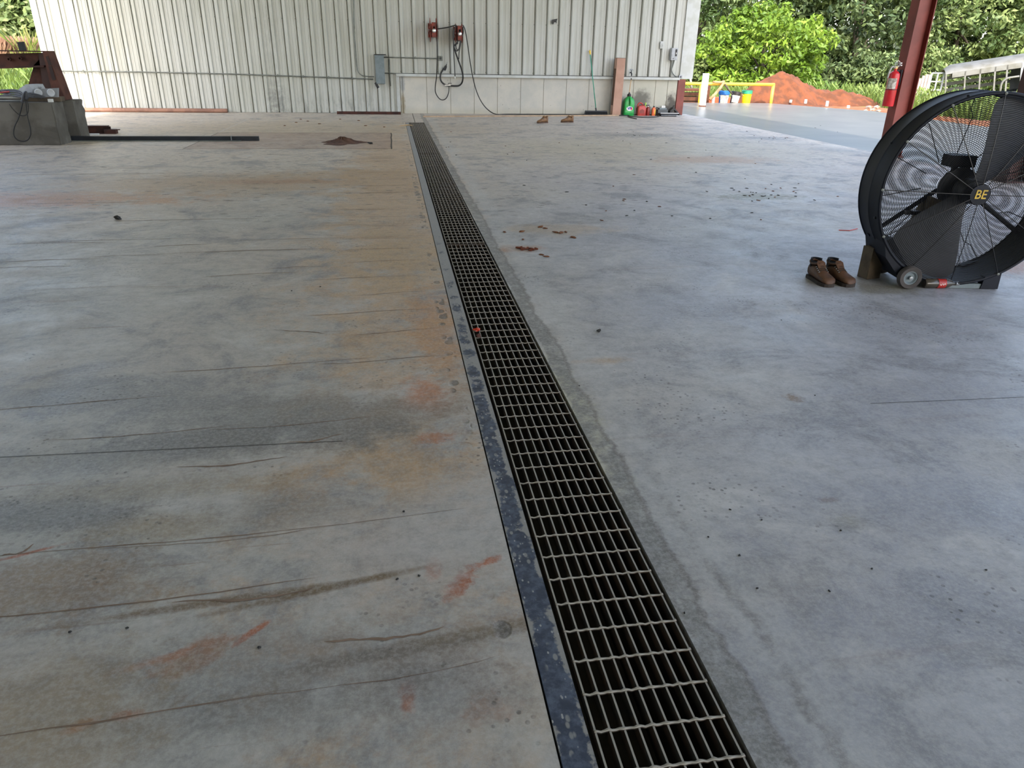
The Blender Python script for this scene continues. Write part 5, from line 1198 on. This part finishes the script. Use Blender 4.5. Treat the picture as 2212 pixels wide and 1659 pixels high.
def mesh_quads(name, v, mat, parent):
    n = len(v) // 4; me = bpy.data.meshes.new(name); me.vertices.add(len(v)); me.vertices.foreach_set('co', v.astype(np.float32).ravel())
    me.loops.add(4 * n); me.loops.foreach_set('vertex_index', np.arange(4 * n, dtype=np.int32)); me.polygons.add(n)
    me.polygons.foreach_set('loop_start', np.arange(0, 4 * n, 4, dtype=np.int32)); me.polygons.foreach_set('loop_total', np.full(n, 4, dtype=np.int32))
    me.update(); me.validate(); me.materials.append(mat); o = bpy.data.objects.new(name, me); C.objects.link(o)
    if parent: o.parent = parent
    return o
def tree(name, label, x, y, rx, rz, zc, mat, nclump, per, size, seed, cat='tree', group=None, trunk=.22, clr=.75):
    z0 = gz(x, y); root = thing(name, label, cat, (x, y, z0), 0, group)
    g = np.random.default_rng(seed); cs = []; rs = []
    while len(cs) < nclump:
        d = g.normal(size=3); d /= np.linalg.norm(d); k = g.uniform(.45, 1) ** .6
        p = d * k * np.array([rx, rx * .85, rz]); p[2] += zc
        if p[2] < .25: p[2] = g.uniform(.25, .8)
        cs.append(p); rs.append(clr * g.uniform(.55, 1.15))
    mesh_quads('foliage', leaf_cloud(cs, rs, per, size, seed, .75), mat, root)
    b = MB(); b.tube([(0, 0, -.1), (.08, 0, zc * .5), (-.05, .05, zc), (.02, 0, zc + rz * .6)], [trunk, trunk * .85, trunk * .6, trunk * .25], 9); b.build('trunk', 'bark', root, smooth=True)
    for k in range(5):
        p = cs[k * 7 % len(cs)]; b = MB(); b.tube([(0, 0, zc * (.35 + .1 * k)), tuple(p * np.array([.5, .5, 1]) * .75 + np.array([0, 0, zc * .15])), tuple(p)], [trunk * .45, trunk * .28, trunk * .1], 6); b.build('branch', 'bark', root, smooth=True)
    return root
bx_ = onY(1642, 180, 41)
tree('lime_tree', 'bright lime green bushy tree beyond the yellow rail', bx_.x, 41, 3.6, 2.55, 2.15, L_LIME, 210, 60, .16, 3, trunk=.16, clr=.62)
tx = lambda px, Y: onY(px, 150, Y).x
specs = [(1500, 50, 3.6, 5.4, 5.0, L_MID, 'mid green tree just right of the wall corner behind the lime tree'),
         (1640, 55, 4.8, 6.5, 6.6, L_DARK, 'tall dark tree standing behind the lime tree'),
         (1745, 51, 3.8, 5.2, 5.2, L_MID, 'tree at the right shoulder of the lime tree'),
         (1840, 48, 4.2, 5.6, 4.6, L_DARK, 'dense dark green tree left of the red column'),
         (1955, 52, 4.4, 6.2, 5.6, L_DARK, 'dark tree seen directly behind the red column'),
         (2050, 50, 4.0, 5.8, 5.6, L_MID, 'lighter tree right of the red column above the trailer roof'),
         (2150, 54, 4.6, 6.5, 6.0, L_DARK, 'dark tree behind the front of the stock trailer'),
         (2240, 48, 4.0, 6.0, 5.4, L_MID, 'light tree at the upper right picture edge')]
for i, (px, Y, rx, rz, zc, m, lab) in enumerate(specs):
    tree('broadleaf_tree', lab, tx(px, Y), Y, rx, rz, zc, m, 230, 60, .20, 20 + i, group='trees beyond the slab', clr=.85)
for i, (px, Y, rx, rz, zc, m, lab) in enumerate([(1510, 43, 1.5, 1.1, .9, L_MID, 'green shrub at the foot of the wall corner trees'), (1800, 46, 2.0, 1.3, 1.0, L_DARK, 'dark shrub in the gap right of the lime tree'), (1895, 44, 1.8, 1.6, 1.3, L_DARK, 'dark shrub behind the fire extinguisher'), (2010, 46, 2.0, 1.8, 1.5, L_MID, 'shrub left of the stock trailer'), (1720, 44, 1.6, .9, .8, L_LIME, 'low lime green shrub at the right foot of the lime tree')]):
    tree('shrub', lab, tx(px, Y), Y, rx, rz, zc, m, 90, 50, .15, 60 + i, 'shrub', 'shrubs under the trees', .08, .55)
for i, (px, Y, rx, rz, zc, m, lab) in enumerate([(-40, 46, 3.6, 5.0, 4.6, L_DARK, 'dark tree at the upper left picture edge'), (40, 52, 3.8, 5.5, 5.2, L_DARK, 'dark tree behind the left end of the white wall'), (78, 45, 1.8, 3.2, 2.8, L_MID, 'lighter slim tree touching the left wall edge')]):
    tree('broadleaf_tree', lab, tx(px, Y), Y, rx, rz, zc, m, 200, 60, .20, 80 + i, group='trees left of the wall', clr=.85)

def grass(name, label, region, n, h, seed, mat, cat='grass', wd=.014):
    g = np.random.default_rng(seed); V = []
    x0, x1, y0, y1 = region
    xs_ = g.uniform(x0, x1, n); ys_ = g.uniform(y0, y1, n)
    for x, y in zip(xs_, ys_):
        z = gz(x, y) - .05; hh_ = h * g.uniform(.5, 1.25); a = g.uniform(0, 2 * PI); lean = g.uniform(.1, .55) * hh_; w_ = wd * (1 + h)
        dx, dy = math.cos(a), math.sin(a); px_, py_ = -dy * w_, dx * w_
        p0 = (x - px_, y - py_, z); p1 = (x + px_, y + py_, z); m1 = (x + dx * lean * .35 + px_ * .8, y + dy * lean * .35 + py_ * .8, z + hh_ * .65); m0 = (x + dx * lean * .35 - px_ * .8, y + dy * lean * .35 - py_ * .8, z + hh_ * .65)
        t1 = (x + dx * lean + px_ * .1, y + dy * lean + py_ * .1, z + hh_ * .92); t0 = (x + dx * lean - px_ * .1, y + dy * lean - py_ * .1, z + hh_)
        V += [p0, p1, m1, m0, m0, m1, t1, t0]
    o = mesh_quads(name, np.array(V), mat, None); tag(o, label, cat, kind='stuff'); return o
grass('tall_grass', 'tall green grass between the outdoor slab and the stock trailer', (18.4, 31, 19, 33), 9000, .8, 1, L_GRASS)
grass('field_grass', 'yellow-green grass strip between the dirt mound and the trees', (8, 40, 32, 47), 16000, .28, 2, L_DRY)
grass('weeds', 'tall weeds under the lime tree behind the yellow rail', (11, 20, 31, 36), 2500, .5, 3, L_GRASS)
grass('bank_grass', 'bright green grass left of the white wall behind the rusty frame', (-26, -10, 24, 42), 9000, .9, 4, L_GRASS)
grass('dry_brush_patch', 'pinkish dry brush left of the wall above the rusty frame', (tx(-40, 40), tx(42, 40), 38.5, 41), 15000, 1.75, 5, L_BRUSH, 'brush', .008)
dp_ = onY(50, 80, 38)
grass('dry_weed', 'single tall tan seeding weed beside the left wall edge', (dp_.x - .35, dp_.x + .35, 38, 38.5), 70, 2.2, 6, L_DRY, 'weed', .006)
